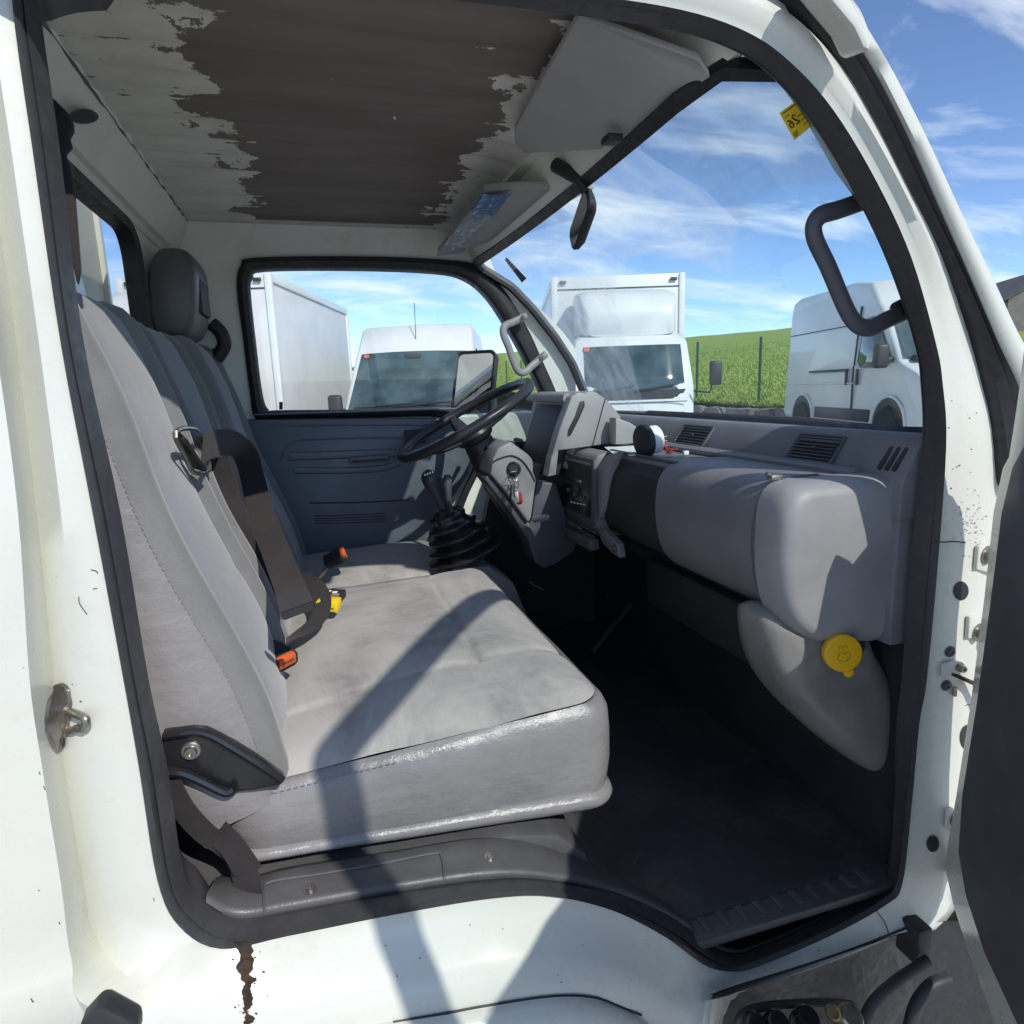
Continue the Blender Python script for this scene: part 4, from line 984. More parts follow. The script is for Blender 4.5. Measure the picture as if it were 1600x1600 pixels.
# striker on the B-pillar
ps, ns = cast(92, 1122, .001)
oval = [cast(u, v, .0008)[0] for u, v in cr([(84,1080,0),(96,1068,0),(110,1078,0),(113,1108,0),(106,1150,0),(92,1178,0),(80,1168,0),(70,1140,0),(72,1100,0)], 3, True) and [(p.x, p.y) for p in cr([(84,1080,0),(96,1068,0),(110,1078,0),(113,1108,0),(106,1150,0),(92,1178,0),(80,1168,0),(70,1140,0),(72,1100,0)], 3, True)]]
ST = MB().prism(oval, ns*.004).build('door_striker', 'steel', TR, bevel=.0012)
sd = (V((.70, -.70, .02))).normalized()
a0, b0 = cast(104, 1108, .003)[0], cast(90, 1136, .003)[0]
MB().tube(cr([a0, a0+sd*.034, a0+sd*.046+V((0, 0, -.003)), b0.lerp(a0, .35)+sd*.048, b0+sd*.038+V((0, 0, .006)), b0+sd*.024, b0], 5), .0048, 10).build('striker_loop', 'steel', ST)
b = MB(); bolt(b, cast(90, 1098, .004)[0], ns, .007, .005); b.build('striker_screw', 'zinc', ST)
b = MB(); bolt(b, cast(98, 1150, .004)[0], ns, .008, .003); b.build('striker_screw', 'rust', ST)
# rust run below the sill
rnd = random.Random(4)
L_, R_, C_m = [], [], []
for k in range(46):
    v = 1470+3.1*k; t = k/45
    nz = noise.noise(V((k*.31, 1.7, 0))); nz2 = noise.noise(V((k*.27, 9.2, 0)))
    w_ = (13 if t < .45 else 7)*(1+.75*nz)+rnd.uniform(-1.5, 1.5); c_ = 384+5*nz2+(4*t)
    L_.append((c_-max(w_, 2), v)); R_.append((c_+max(w_*.9+3*nz2, 2), v)); C_m.append((c_+rnd.uniform(-2, 2), v))
rr1 = MB().loft([[cast(u, v, .0008)[0] for u, v in L_], [cast(u, v, .0008+.0035*rnd.random())[0] for u, v in C_m], [cast(u, v, .0008)[0] for u, v in R_]], False).build('rust_streak', 'rust', TR, smooth=False)
rr1['label'] = 'flaking brown rust run below the door sill'
fk_ = []
for k in range(22):
    u, v = 386+rnd.gauss(0, 14), 1480+rnd.uniform(0, 115); sz = rnd.uniform(.8, 2.2); fk_.append(ell(u, v, sz, sz*rnd.uniform(.5, 1.6), 7, rnd.uniform(0, 3)))
flecks(fk_, 'rust_flecks', 'rust')
# chips and scratches in the paint
for pts in ([(142,890),(150,892),(153,896)], [(123,932),(124,942),(130,952),(136,960)], [(145,920),(152,919)], [(68,1228),(71,1234)], [(61,1206),(63,1210)], [(92,1440),(94,1444)], [(48,1560),(52,1566)], [(1498,790),(1500,794)], [(1508,1102),(1520,1100),(1528,1103)], [(240,1403),(241,1408)]):
    line(pts, .0005, 'paint_chip', 'rust' if rnd.random() < .5 else 'plastD', .0004)
fk_ = []
for k in range(46):
    u, v = rnd.choice(((rnd.uniform(5, 130), rnd.uniform(900, 1560)), (rnd.uniform(560, 1080), rnd.uniform(1440, 1580)), (rnd.uniform(1480, 1530), rnd.uniform(600, 850)), (rnd.uniform(1120, 1420), rnd.uniform(1440, 1540))))
    sz = rnd.uniform(.5, 1.3); fk_.append(ell(u, v, sz, sz*rnd.uniform(.6, 1.8), 7, rnd.uniform(0, 3)))
flecks(fk_, 'paint_flecks', 'plastD')
fk_ = []
for k in range(90):
    u, v = rnd.gauss(1516, 12), rnd.gauss(822, 22); sz = rnd.uniform(.4, 1.2)
    if u < 1548: fk_.append(ell(u, v, sz, sz*rnd.uniform(.6, 1.8), 6, rnd.uniform(0, 3)))
flecks(fk_, 'grime_flecks', 'plastL')
# black step rubber at the lower left edge
pts = [P(u, v, .735) for u, v in ((118,1612),(150,1577),(165,1578),(215,1604),(215,1630))]
MB().prism(pts, (0, .03, 0)).build('side_step_rubber', 'black', TR, bevel=.006)
# fender below the rocker and step well with wash bottles and plastic liner
fp = [(560,1612),(614,1600),(690,1587),(766,1573),(867,1559),(935,1563),(1002,1589),(1040,1625)]
fa = [P(u, v, .772) for u, v in fp]; 
MB().loft([cr([p+V((0, .03, -.004)) for p in fa], 4), cr([p+V((0, -.006, -.006)) for p in fa], 4), cr([p+V((0, -.02, -.02)) for p in fa], 4), cr([p+V((0, -.03, -.16)) for p in fa], 4)], False).build('wheel_arch_panel', 'paint', TR, angle=70)
MB().box((1.05, .93, .30), (1.20, .02, .60)).build('step_well_back', 'blackrub', TR)
la = cr([P(u, v, y) for u, v, y in ((1112,1559,.805),(1250,1513,.81),(1400,1462,.815),(1470,1440,.86),(1560,1440,.90))], 8)
rl = random.Random(3)
MB().loft([la, [p+V((.01, .03, -.03)) for p in la], [p+V((.0, .055, -.10+.02*math.sin(k*.5))) for k, p in enumerate(la)], [p+V((.01, .05+.02*math.sin(k*.8), -.20)) for k, p in enumerate(la)], [p+V((.0, .08, -.36)) for p in la]], False).build('step_well_liner', 'blackrub', TR, angle=70)
STP = MB().box((.66, .74, .415), (.34, .10, .05)).build('battery_tray', 'black', TR, bevel=.01)
for k, (u, v) in enumerate(((1180,1603),(1215,1600),(1262,1592),(1330,1588))):
    c = P(u, v, .735); MB().lathe([(.020, -.03), (.021, .0), (.017, .006), (.010, .007), (0, .006)], c, (0, -.5, .9), 18).build('filler_bottle_cap', 'glossblk' if k < 3 else 'steel', STP)
for k, pts in enumerate((((1345,1612),(1362,1570),(1398,1535),(1432,1512),(1450,1500)), ((1150,1610),(1160,1585),(1200,1572),(1290,1566),(1330,1570)), ((1420,1610),(1432,1570),(1455,1540),(1480,1530)))):
    MB().tube(cr([P(u, v, .775) for u, v in pts], 6), (.010, .007, .012)[k], 10).build('service_hose', 'black', STP)
MB().lathe([(.013, 0), (.013, .006), (.009, .007), (.008, .003), (0, .003)], P(1300, 1582, .745), (0, -.7, .7), 16).build('brass_fitting', 'zinc', STP)
MB().box((1.005, .815, .565), (.035, .05, .075)).build('door_stop_block', 'black', TR, bevel=.006)

# ================================================================== the open passenger door (swung out by 60 degrees)
HG = V((1.125, .800, 0)); PHI = R(60)
du = V((-math.cos(PHI), -math.sin(PHI), 0)); dw = V((-math.sin(PHI), math.cos(PHI), 0))
def D(u, w_, z): return HG+du*u+dw*(w_+.07*max(0, (z-1.5)/.6))+V((0, 0, z))
def DPX(pu, pv, w_):
    """pixel ray against the door's own plane w = const, as (u, z)"""
    r = ray(pu, pv); o = D(0, w_, 0); o.z = 0
    t = (o-CAM).dot(dw)/r.dot(dw); p = CAM+r*t; return ((p-HG).dot(du), p.z)
pl = [(1604,688),(1580,728),(1562,800),(1546,930),(1523,1100),(1501,1240),(1495,1330),(1507,1400),(1536,1490),(1592,1612)]
ul = [DPX(a, b, .085) for a, b in pl]
ucl = [(max(u, -.05), z) for u, z in ul]
back_u = 1.27
panel = [D(u, .085, z) for u, z in ucl]+[D(back_u-.03, .085, .42), D(back_u-.03, .085, 1.53), D(.70, .085, 1.51), D(.58, .085, 1.39), D(.245, .085, 1.37), D(.215, .085, 1.50)]
panel_b = [D(u+.006, .055, z) for u, z in ucl]+[D(back_u-.03, .055, .42), D(back_u-.03, .055, 1.53), D(.70, .055, 1.51), D(.58, .055, 1.39), D(.245, .055, 1.37), D(.215, .055, 1.50)]
pw = [(1594,690),(1570,730),(1555,800),(1541,930),(1519,1100),(1497,1240),(1482,1325),(1480,1360),(1494,1420),(1520,1500),(1560,1606)]
uw = [DPX(a, b, .045) for a, b in pw]
shell = [D(u, .050, z) for u, z in uw]+[D(back_u, .050, .40), D(back_u, .050, 1.54), D(.70, .05, 1.52), D(.58, .05, 1.40), D(.24, .05, 1.38), D(.20, .05, 1.50)]
shell_b = [D(u+.012, .0, z) for u, z in uw]+[D(back_u, .0, .40), D(back_u, .0, 1.54), D(.70, .0, 1.52), D(.58, .0, 1.40), D(.24, .0, 1.38), D(.20, .0, 1.50)]
DO = MB().loft([shell_b, shell], True, (True, True)).build('passenger_door', 'paint', TR, bevel=.006)
DO['label'] = 'open passenger door with dark grey inner trim'
MB().loft([panel_b, panel], True, (True, True)).build('door_trim', 'plastD', DO, bevel=.006)
fr2 = [(.10, 1.46), (.125, 1.56), (.18, 1.73), (.27, 1.90), (.39, 2.02), (.52, 2.085), (.75, 2.110), (1.05, 2.112), (1.20, 2.110), (1.232, 2.106), (1.243, 2.095), (1.245, 2.06), (1.247, 1.90), (1.250, 1.48)]
frp = cr([D(u, .035, z) for u, z in fr2], 4)
MB().sweep(frp, [(-.022, -.022), (-.022, .022), (.020, .022), (.020, -.022)], [dw.copy()]*len(frp)).build('door_window_frame', 'paint', DO, bevel=.004)
gl2 = fr2+[(.70, 1.50), (.58, 1.38), (.245, 1.36), (.215, 1.49)]
MB().add([D(u, .03, z) for u, z in gl2], [tuple(range(len(gl2)))]).build('door_window_glass', 'glass', DO, smooth=False)
# ================================================================== windscreen stickers, wipers, outside mirror, cargo box
wso = [o for o in TR.children if o.name == 'windscreen_glass'][0]; WB = bvh(wso)
def wcast(u, v, off=.002):
    r = ray(u, v).normalized(); h = WB.ray_cast(CAM, r)
    if h[0] is None:                       # just past the edge of the pane: carry on in the pane's plane
        n = V((-.75, 0, -.62)).normalized(); o = wsx(-1, .3); return CAM+r*((o-CAM).dot(n)/r.dot(n))+n*off
    n = h[1] if h[1].dot(r) < 0 else -h[1]; return h[0]+n*off
q = [(1217,176),(1244,157),(1272,193),(1241,219)]
stk = MB().add([wcast(u, v) for u, v in q], [(0, 1, 2, 3)]).build('inspection_sticker', 'sticker', wso, smooth=False)
stk['label'] = 'yellow inspection sticker on the windscreen beside the near pillar'
def sline(px, r=.0011, name='sticker_print', mat='ink', off=.0035): return MB().tube([wcast(u, v, off) for u, v in px], r, 5).build(name, mat, stk)
qq = [V((u, v, 0)) for u, v in q]
def sp2(a, b): return qq[0].lerp(qq[1], a).lerp(qq[3].lerp(qq[2], a), b)
def spl(L, **k): sline([(sp2(a, b).x, sp2(a, b).y) for a, b in L], **k)
spl([(.56, .36), (.48, .30), (.40, .36), (.44, .46), (.58, .60), (.58, .62), (.38, .62)], r=.0012)
spl([(.12, .36), (.24, .40), (.30, .52), (.26, .62), (.16, .62), (.12, .52), (.18, .46), (.28, .50)], r=.0012)
for a0_, a1_, b_ in ((.08, .9, .08), (.10, .35, .22), (.6, .85, .45), (.65, .92, .62), (.62, .95, .78), (.06, .3, .80), (.06, .3, .86), (.08, .26, .92)): spl([(a0_, b_), ((a0_+a1_)/2, b_), (a1_, b_)], r=.0007)
bq_ = [(789,405),(792,401),(823,434),(816,441)]
bc = MB().add([wcast(u, v) for u, v in bq_], [(0, 1, 2, 3)]).build('barcode_label', 'plastD', wso, smooth=False)
for k in range(5):
    t0, t1 = .03+.1*k, .03+.1*k+.045; A, B_, C_, D_ = [V((u, v, 0)) for u, v in bq_]
    ps_ = [A.lerp(D_, t0), B_.lerp(C_, t0), B_.lerp(C_, t1), A.lerp(D_, t1)]; MB().add([wcast(p.x, p.y, .003) for p in ps_], [(0, 1, 2, 3)]).build('label_bar', 'print', bc, smooth=False)
for px, nm in ((((1008,649),(1060,652),(1180,663)), 'wiper'), (((1236,661),(1300,668),(1432,690)), 'wiper')):
    pts = [wcast(u, v-2, -.015) for u, v in px]; wv = MB().tube(pts, .006, 8).build(nm, 'blackrub', TR)
    MB().tube([pts[1], wcast((px[0][0]+px[2][0])/2+40, px[1][1]+18, -.03)], .007, 8).build('wiper_arm', 'blackrub', wv)
m0 = V((.655, 2.76, 1.632)); nm_ = V((-.551, -.752, .361)); fm = frame((.807, -.591, 0), nm_.cross(V((.807, -.591, 0))))
def mrr(o, k): return [m0+fm @ V((a*k, b_*k, o)) for a, b_ in rrect(.185, .315, .03, 5)]
MX = MB().loft([mrr(.002, .93), mrr(.010, .97), mrr(.006, 1.0), mrr(-.03, .99), mrr(-.055, .85)], True, (True, True)).build('outside_mirror', 'black', TR)
z_ = fm @ V((0, 0, 1)); sg = 1 if z_.dot(CAM-m0) > 0 else -1
MB().add([m0+fm @ V((a, b_, .004 if sg > 0 else -.06)) for a, b_ in rrect(.160, .285, .022, 5)], [tuple(range(24))]).build('outside_mirror_glass', 'mirror', MX, smooth=False)
MB().tube([m0+V((.06, -.02, -.16)), V((.74, 2.62, 1.42)), V((.80, 2.56, 1.40))], .012, 8).build('mirror_arm', 'black', MX)
CGm = simple('cream_cargo_panel', (.66, .62, .50), .5, (.60, .56, .45), 3); MT['cargo'] = CGm
MB().box((-.66, 1.56, 2.0), (.06, 2.0, 2.3)).build('cargo_box_wall', 'cargo', TR, bevel=.01)
MB().box((-.64, 2.545, 2.0), (.05, .03, 2.3)).build('cargo_box_post', 'paint', TR, bevel=.006)
MB().box((.15, 1.65, .40), (1.9, .8, .25)).build('chassis', 'black', TR)

# ================================================================== loose things in the cab
# boost gauge lying on the dash
gc = PX(1003, 690, .815); gax = V((.90, .10, .08)).normalized()
GA = root('gauge', (gc.x, gc.y, 1.43), 'small round gauge with black rim, white body and red wires lying on the dash', 'gauge')
MB().lathe([(.0, -.002), (.036, -.002), (.043, .0), (.045, .004), (.045, .012), (.040, .014)], gc, gax, 32).build('gauge_rim', 'black', GA)
MB().lathe([(.037, .013), (.037, .044), (.034, .047), (0, .047)], gc, gax, 32).build('gauge_body', 'print', GA)
for dz in (.004, -.008): MB().tube([gc+gax*.046+V((0, -.012, dz)), gc+gax*.072+V((0, -.012, dz))], .0022, 8).build('gauge_pin', 'zinc', GA)
MT['redwire'] = simple('red_wire', (.45, .04, .035), .4)
rg_ = random.Random(2)
for k in range(6):
    p = gc+gax*.048+V((0, -.02, -.012)); pts = [p]
    for j in range(5): p = p+V((rg_.uniform(-.006, .018), rg_.uniform(-.016, .012), rg_.uniform(-.012, .002))); p.z = max(p.z, 1.434); pts.append(p)
    MB().tube(cr(pts, 4), .0016, 6).build('gauge_wire', 'redwire', GA)
MB().box(V((gc.x+.10, gc.y-.05, 1.437)), (.014, .010, .010)).build('wire_plug', 'print', GA, bevel=.001)
MB().tube([V((gc.x-.03, gc.y+.02, 1.4325)), V((gc.x+.02, gc.y-.01, 1.4325))], .003, 6).build('gauge_stud', 'steel', GA)
# thin white sheet marking a pale patch on the dash tray
pp = [PZ(u, v, 1.4315) for u, v in ((944,699),(1002,694),(1002,706),(958,709))]
tag(MB().add(pp+[p+V((0, 0, .0008)) for p in pp], [(0, 1, 2, 3), (7, 6, 5, 4), (0, 4, 5, 1), (1, 5, 6, 2), (2, 6, 7, 3), (3, 7, 4, 0)]).build('white_sheet', 'print', None, smooth=False), 'thin white sheet lying flat on the dash behind the gauge', 'paper')
# keys in the ignition
kp = P(803, 737, 1.905)
KY = root('keys', (kp.x, kp.y, kp.z-.1), 'bunch of keys with red and white tag hanging in the ignition', 'keys')
MB().box(kp+V((0, .006, 0)), (.020, .020, .004)).build('key_blade', 'steel', KY, bevel=.001)
def rng(c, r_, nrm, name, t=.0014):
    nrm = V(nrm).normalized(); k = V((0, 0, 1)) if abs(nrm.z) < .9 else V((1, 0, 0)); a = (k-nrm*k.dot(nrm)).normalized(); b_ = nrm.cross(a)
    MB().tube([c+a*(r_*math.cos(x))+b_*(r_*math.sin(x)) for x in [2*math.pi*q_/24 for q_ in range(24)]], t, 6, True).build(name, 'steel', KY)
rng(P(801, 746, 1.900), .016, (.3, -1, .2), 'key_ring'); rng(P(796, 757, 1.897), .014, (.8, -.5, .1), 'key_ring'); rng(P(807, 757, 1.895), .010, (.5, -.9, 0), 'key_ring')
MB().box(P(803, 766, 1.893), (.007, .003, .045), frame((1, .2, .1), (0, 1, 0))).build('key', 'steel', KY, bevel=.001)
MB().box(P(798, 770, 1.896), (.007, .003, .05), frame((1, .1, -.1), (0, 1, 0))).build('key', 'blackrub', KY, bevel=.001)
fk = frame((1, .3, .12), (0, 1, 0))
MB().loft([[P(811, 779, 1.89)+fk @ V((a, o, b_)) for a, b_ in rrect(.022, .036, .007, 4)] for o in (-.002, .002)], True, (True, True)).build('key_tag', 'redwire', KY)
MB().box(P(808, 777, 1.887), (.012, .002, .034), fk).build('key_tag_label', 'print', KY, bevel=.001)
# yellow and black gadget on the seat
tp = PZ(516, 938, 1.128); ft = frame((.93, -.36, -.05), (.36, .93, .10))
TM = root('gadget', (tp.x, tp.y, tp.z-.012), 'small yellow and black plastic gadget lying on the bench beside the seat belt', 'gadget')
def tb(c, s, name, mat, bev=.002): return MB().box(tp+ft @ V(c), s, ft).build(name, mat, TM, bevel=bev)
tb((.004, -.020, -.001), (.052, .034, .026), 'gadget_body', 'lemon', .003)
tb((.0, .020, .001), (.050, .052, .020), 'gadget_top', 'black', .003)
for k, (x, y, a, b_, m_) in enumerate(((-.012, .030, .010, .008, 'print'), (.004, .024, .012, .010, 'print'), (.010, .012, .018, .005, 'green'), (.010, .001, .024, .007, 'orange'), (-.014, .006, .008, .006, 'print'))):
    tb((x, y, .0113), (a, b_, .0008), 'gadget_print', m_, 0)
tb((.004, -.0373, -.006), (.003, .0008, .006), 'gadget_screw', 'ink', 0); tb((.018, -.0373, -.004), (.006, .0008, .003), 'gadget_screw', 'ink', 0)
# ================================================================== OUTSIDE
def sstep(a, b, x): t = max(0, min(1, (x-a)/(b-a))); return t*t*(3-2*t)
def lot(x, y): return .46*sstep(4.6, 7.6, x)*(1-sstep(16, 30, y))
WX = 10.5
def field(x, y):
    return lot(WX, y)+.35+.085*max(0, x-WX)+.045*max(0, y-14)-.00035*max(0, x-30)**2*0+.12*noise.noise(V((x*.08, y*.08, 0)))+.4*noise.noise(V((x*.02, y*.02, 5)))
# ground sheet
gm = M('gravel_asphalt')
c = gm.mix(gm.ramp(gm.noise(.7, 6, .6), .35, .7), (.46, .45, .42), (.55, .535, .50))
c = gm.mix(gm.ramp(gm.noise(40, 3, .7), .45, .7), c, (.60, .58, .55))
gm.set('Base Color', c); gm.set('Roughness', .9); gm.bump(gm.noise(60, 4), .6, .02)
vs, fs = [], []
xs = [-1500, -400, -120, -50, -25, -15, -8, -4, -2, 0, 1, 2, 3, 4, 4.6, 5.2, 5.8, 6.4, 7, 7.6, 8.4, 9.4, 10.4, 12, 20, 60, 200, 1500]
ys_ = [-1500, -300, -80, -30, -12, -6, -3, 0, 2, 4, 6, 8, 10, 12, 14, 16, 18, 20, 22, 24, 26, 28, 30, 36, 50, 90, 200, 500, 1500]
for x in xs:
    for y in ys_: vs.append((x, y, lot(x, y)))
ny = len(ys_)
for i in range(len(xs)-1):
    for j in range(ny-1): a = i*ny+j; fs.append((a, a+ny, a+ny+1, a+1))
gr = MB().add(vs, fs).build('ground', gm.m, None, angle=60); gr['kind'] = 'structure'
# field rising behind the wall
fmn = M('meadow_grass')
c = fmn.mix(fmn.ramp(fmn.noise(.35, 6, .6), .35, .68), (.250, .350, .055), (.320, .375, .085))
c = fmn.mix(fmn.ramp(fmn.noise(3.5, 5, .7), .42, .70), c, (.190, .280, .045))
c = fmn.mix(fmn.ramp(fmn.noise(1.1, 4, .6), .58, .75), c, (.30, .28, .10))
fmn.set('Base Color', c); fmn.set('Roughness', .9); fmn.bump(fmn.noise(6, 6, .7), .6, .2)
vs, fs = [], []
fx = [WX+.15+(170*(k/46)**1.8) for k in range(47)]; fy = [-30+(330*(k/70)**1.25) for k in range(71)]
for x in fx:
    for y in fy:
        h = field(x, y); h = min(h, 9+.15*h); vs.append((x, y, h))
ny = len(fy)
for i in range(len(fx)-1):
    for j in range(ny-1): a = i*ny+j; fs.append((a, a+ny, a+ny+1, a+1))
fo2 = MB().add(vs, fs).build('field', fmn.m, None, angle=80); fo2['kind'] = 'structure'
# grass blades standing on the part of the field in view
rg2 = random.Random(9); vs, fs = [], []
for k in range(26000):
    u = rg2.uniform(1080, 1240) if rg2.random() < .6 else rg2.uniform(770, 880)
    r = ray(u, 600); yy_ = None
    d = (WX+.2)/r.x*(1+3.2*rg2.random()**2.0)
    x, y = r.x*d, r.y*d
    z = min(field(x, y), 99); s = rg2.uniform(.05, .14); a = rg2.uniform(0, 6.28); b_ = rg2.uniform(-.12, .12)
    o = len(vs); vs += [(x+.035*math.cos(a), y+.035*math.sin(a), z-.02), (x-.035*math.cos(a), y-.035*math.sin(a), z-.02), (x+b_, y+rg2.uniform(-.12, .12), z+s)]; fs.append((o, o+1, o+2))
gm2 = M('grass_blades'); gm2.set('Base Color', gm2.mix(gm2.noise(.8, 4), (.26, .38, .060), (.35, .42, .10))); gm2.set('Roughness', .7)
gs = MB().add(vs, fs).build('grass', gm2.m, None, smooth=False); gs['kind'] = 'stuff'; gs['label'] = 'tall green grass growing on the field behind the fence'
# dry stone wall along the field
stm = simple('field_stone', (.30, .28, .25), .9, (.17, .16, .145), 3, (20, .9, .02))
SWA = root('stone_wall', (WX, 16, lot(WX, 16)), 'low grey dry stone wall at the foot of the green field', 'wall')
rs = random.Random(5); smesh = []
for k in range(5):
    mb = MB(); mb.box((0, 0, 0), (1, 1, 1)); bm = bmesh.new(); vv = [bm.verts.new(p+V((rs.uniform(-.16, .16), rs.uniform(-.16, .16), rs.uniform(-.16, .16)))) for p in mb.v]
    for f in mb.f: bm.faces.new([vv[i] for i in f])
    bmesh.ops.recalc_face_normals(bm, faces=bm.faces); bmesh.ops.bevel(bm, geom=bm.edges[:], offset=.12, segments=1, affect='EDGES')
    me = bpy.data.meshes.new('stone'); bm.to_mesh(me); bm.free(); me.materials.append(stm); smesh.append(me)
y = 7.0
while y < 44:
    w_ = rs.uniform(.30, .62)
    for row in range(2):
        o = bpy.data.objects.new('stone', rs.choice(smesh)); COL.objects.link(o); o.parent = SWA; o.matrix_parent_inverse = Matrix.Translation(SWA.location).inverted()
        o.location = (WX+rs.uniform(-.06, .06), y+w_/2+rs.uniform(-.1, .1)*row, lot(WX, y)+.12+.20*row); o.scale = (.36, w_*1.05, .24+rs.uniform(-.03, .04)); o.rotation_euler = (rs.uniform(-.12, .12), rs.uniform(-.1, .1), rs.uniform(-.15, .15))
    y += w_
# green wire fence above the wall
gpm = simple('green_fence_paint', (.012, .085, .045), .5, (.010, .070, .038), 6)
FE = root('wire_fence', (WX+.3, 16, lot(WX, 16)), 'green wire mesh fence with thin posts above the stone wall', 'fence')
for k in range(13):
    y = 8.6+2.85*k; z0 = field(WX+.3, y)-.3
    MB().tube([(WX+.3, y, z0), (WX+.3, y, z0+2.0)], .035, 8).build('fence_post', gpm, FE)
    mb = MB(); L_ = 2.85
    for j in range(29): yy_ = y+L_*j/29; zz_ = field(WX+.3, yy_)-.25; mb.tube([(WX+.3, yy_, zz_), (WX+.3, yy_, zz_+1.75)], .0018, 3)
    for j in range(9): mb.tube([(WX+.3, y, z0+.1+.2*j), (WX+.3, y+L_, field(WX+.3, y+L_)-.2+.2*j)], .0018, 3)
    mb.build('fence_mesh', gpm, FE, smooth=False)
# ---- vehicles
vp_ = simple('vehicle_white', (.74, .75, .73), .32, (.68, .69, .67), 2, None, 0, .3)
vgr = simple('vehicle_box_grey', (.66, .655, .65), .45, (.60, .60, .59), 2)
vgl = M('vehicle_glass'); vgl.set('Base Color', vgl.mix(vgl.ramp(vgl.noise(2.2, 4), .4, .62), (.020, .042, .048), (.065, .105, .11))); vgl.set('Roughness', .06); vgl.set('Specular IOR Level', .9); vgl = vgl.m
vbk = simple('vehicle_black_trim', (.022, .024, .027), .5, (.035, .037, .04), 6)
vtx = simple('tyre', (.02, .02, .021), .85); vrim = simple('wheel_rim', (.45, .46, .47), .4, None, 8, None, .7)
vor = simple('orange_sticker', (.65, .16, .05), .5)
vin_ = simple('vehicle_interior', (.05, .055, .06), .8)
def lb(mb, name, mat, par, bev=0, seg=2, **k): return mb.build(name, mat, par, bevel=bev, seg=seg, local=True, **k)
def wheel(par, x, y, r=.34, s=1):
    t = lb(MB().lathe([(r*.60, -.10), (r*.93, -.11), (r, -.07), (r, .07), (r*.93, .11), (r*.60, .10)], (x, y, r), (0, 1, 0), 28), 'wheel', vtx, par)
    lb(MB().lathe([(r*.62, .085), (r*.58, .095), (r*.50, .06), (r*.18, .075), (0, .08)], (x, y, r), (0, s, 0), 24), 'rim', vrim, t)
def place(px, depth, head, zg=None):
    r = ray(px, 600); p = CAM+r*depth; z = lot(p.x, p.y) if zg is None else zg
    return (p.x, p.y, z)
def hd(pu): r = ray(pu, 605); return math.atan2(-r.y, -r.x)
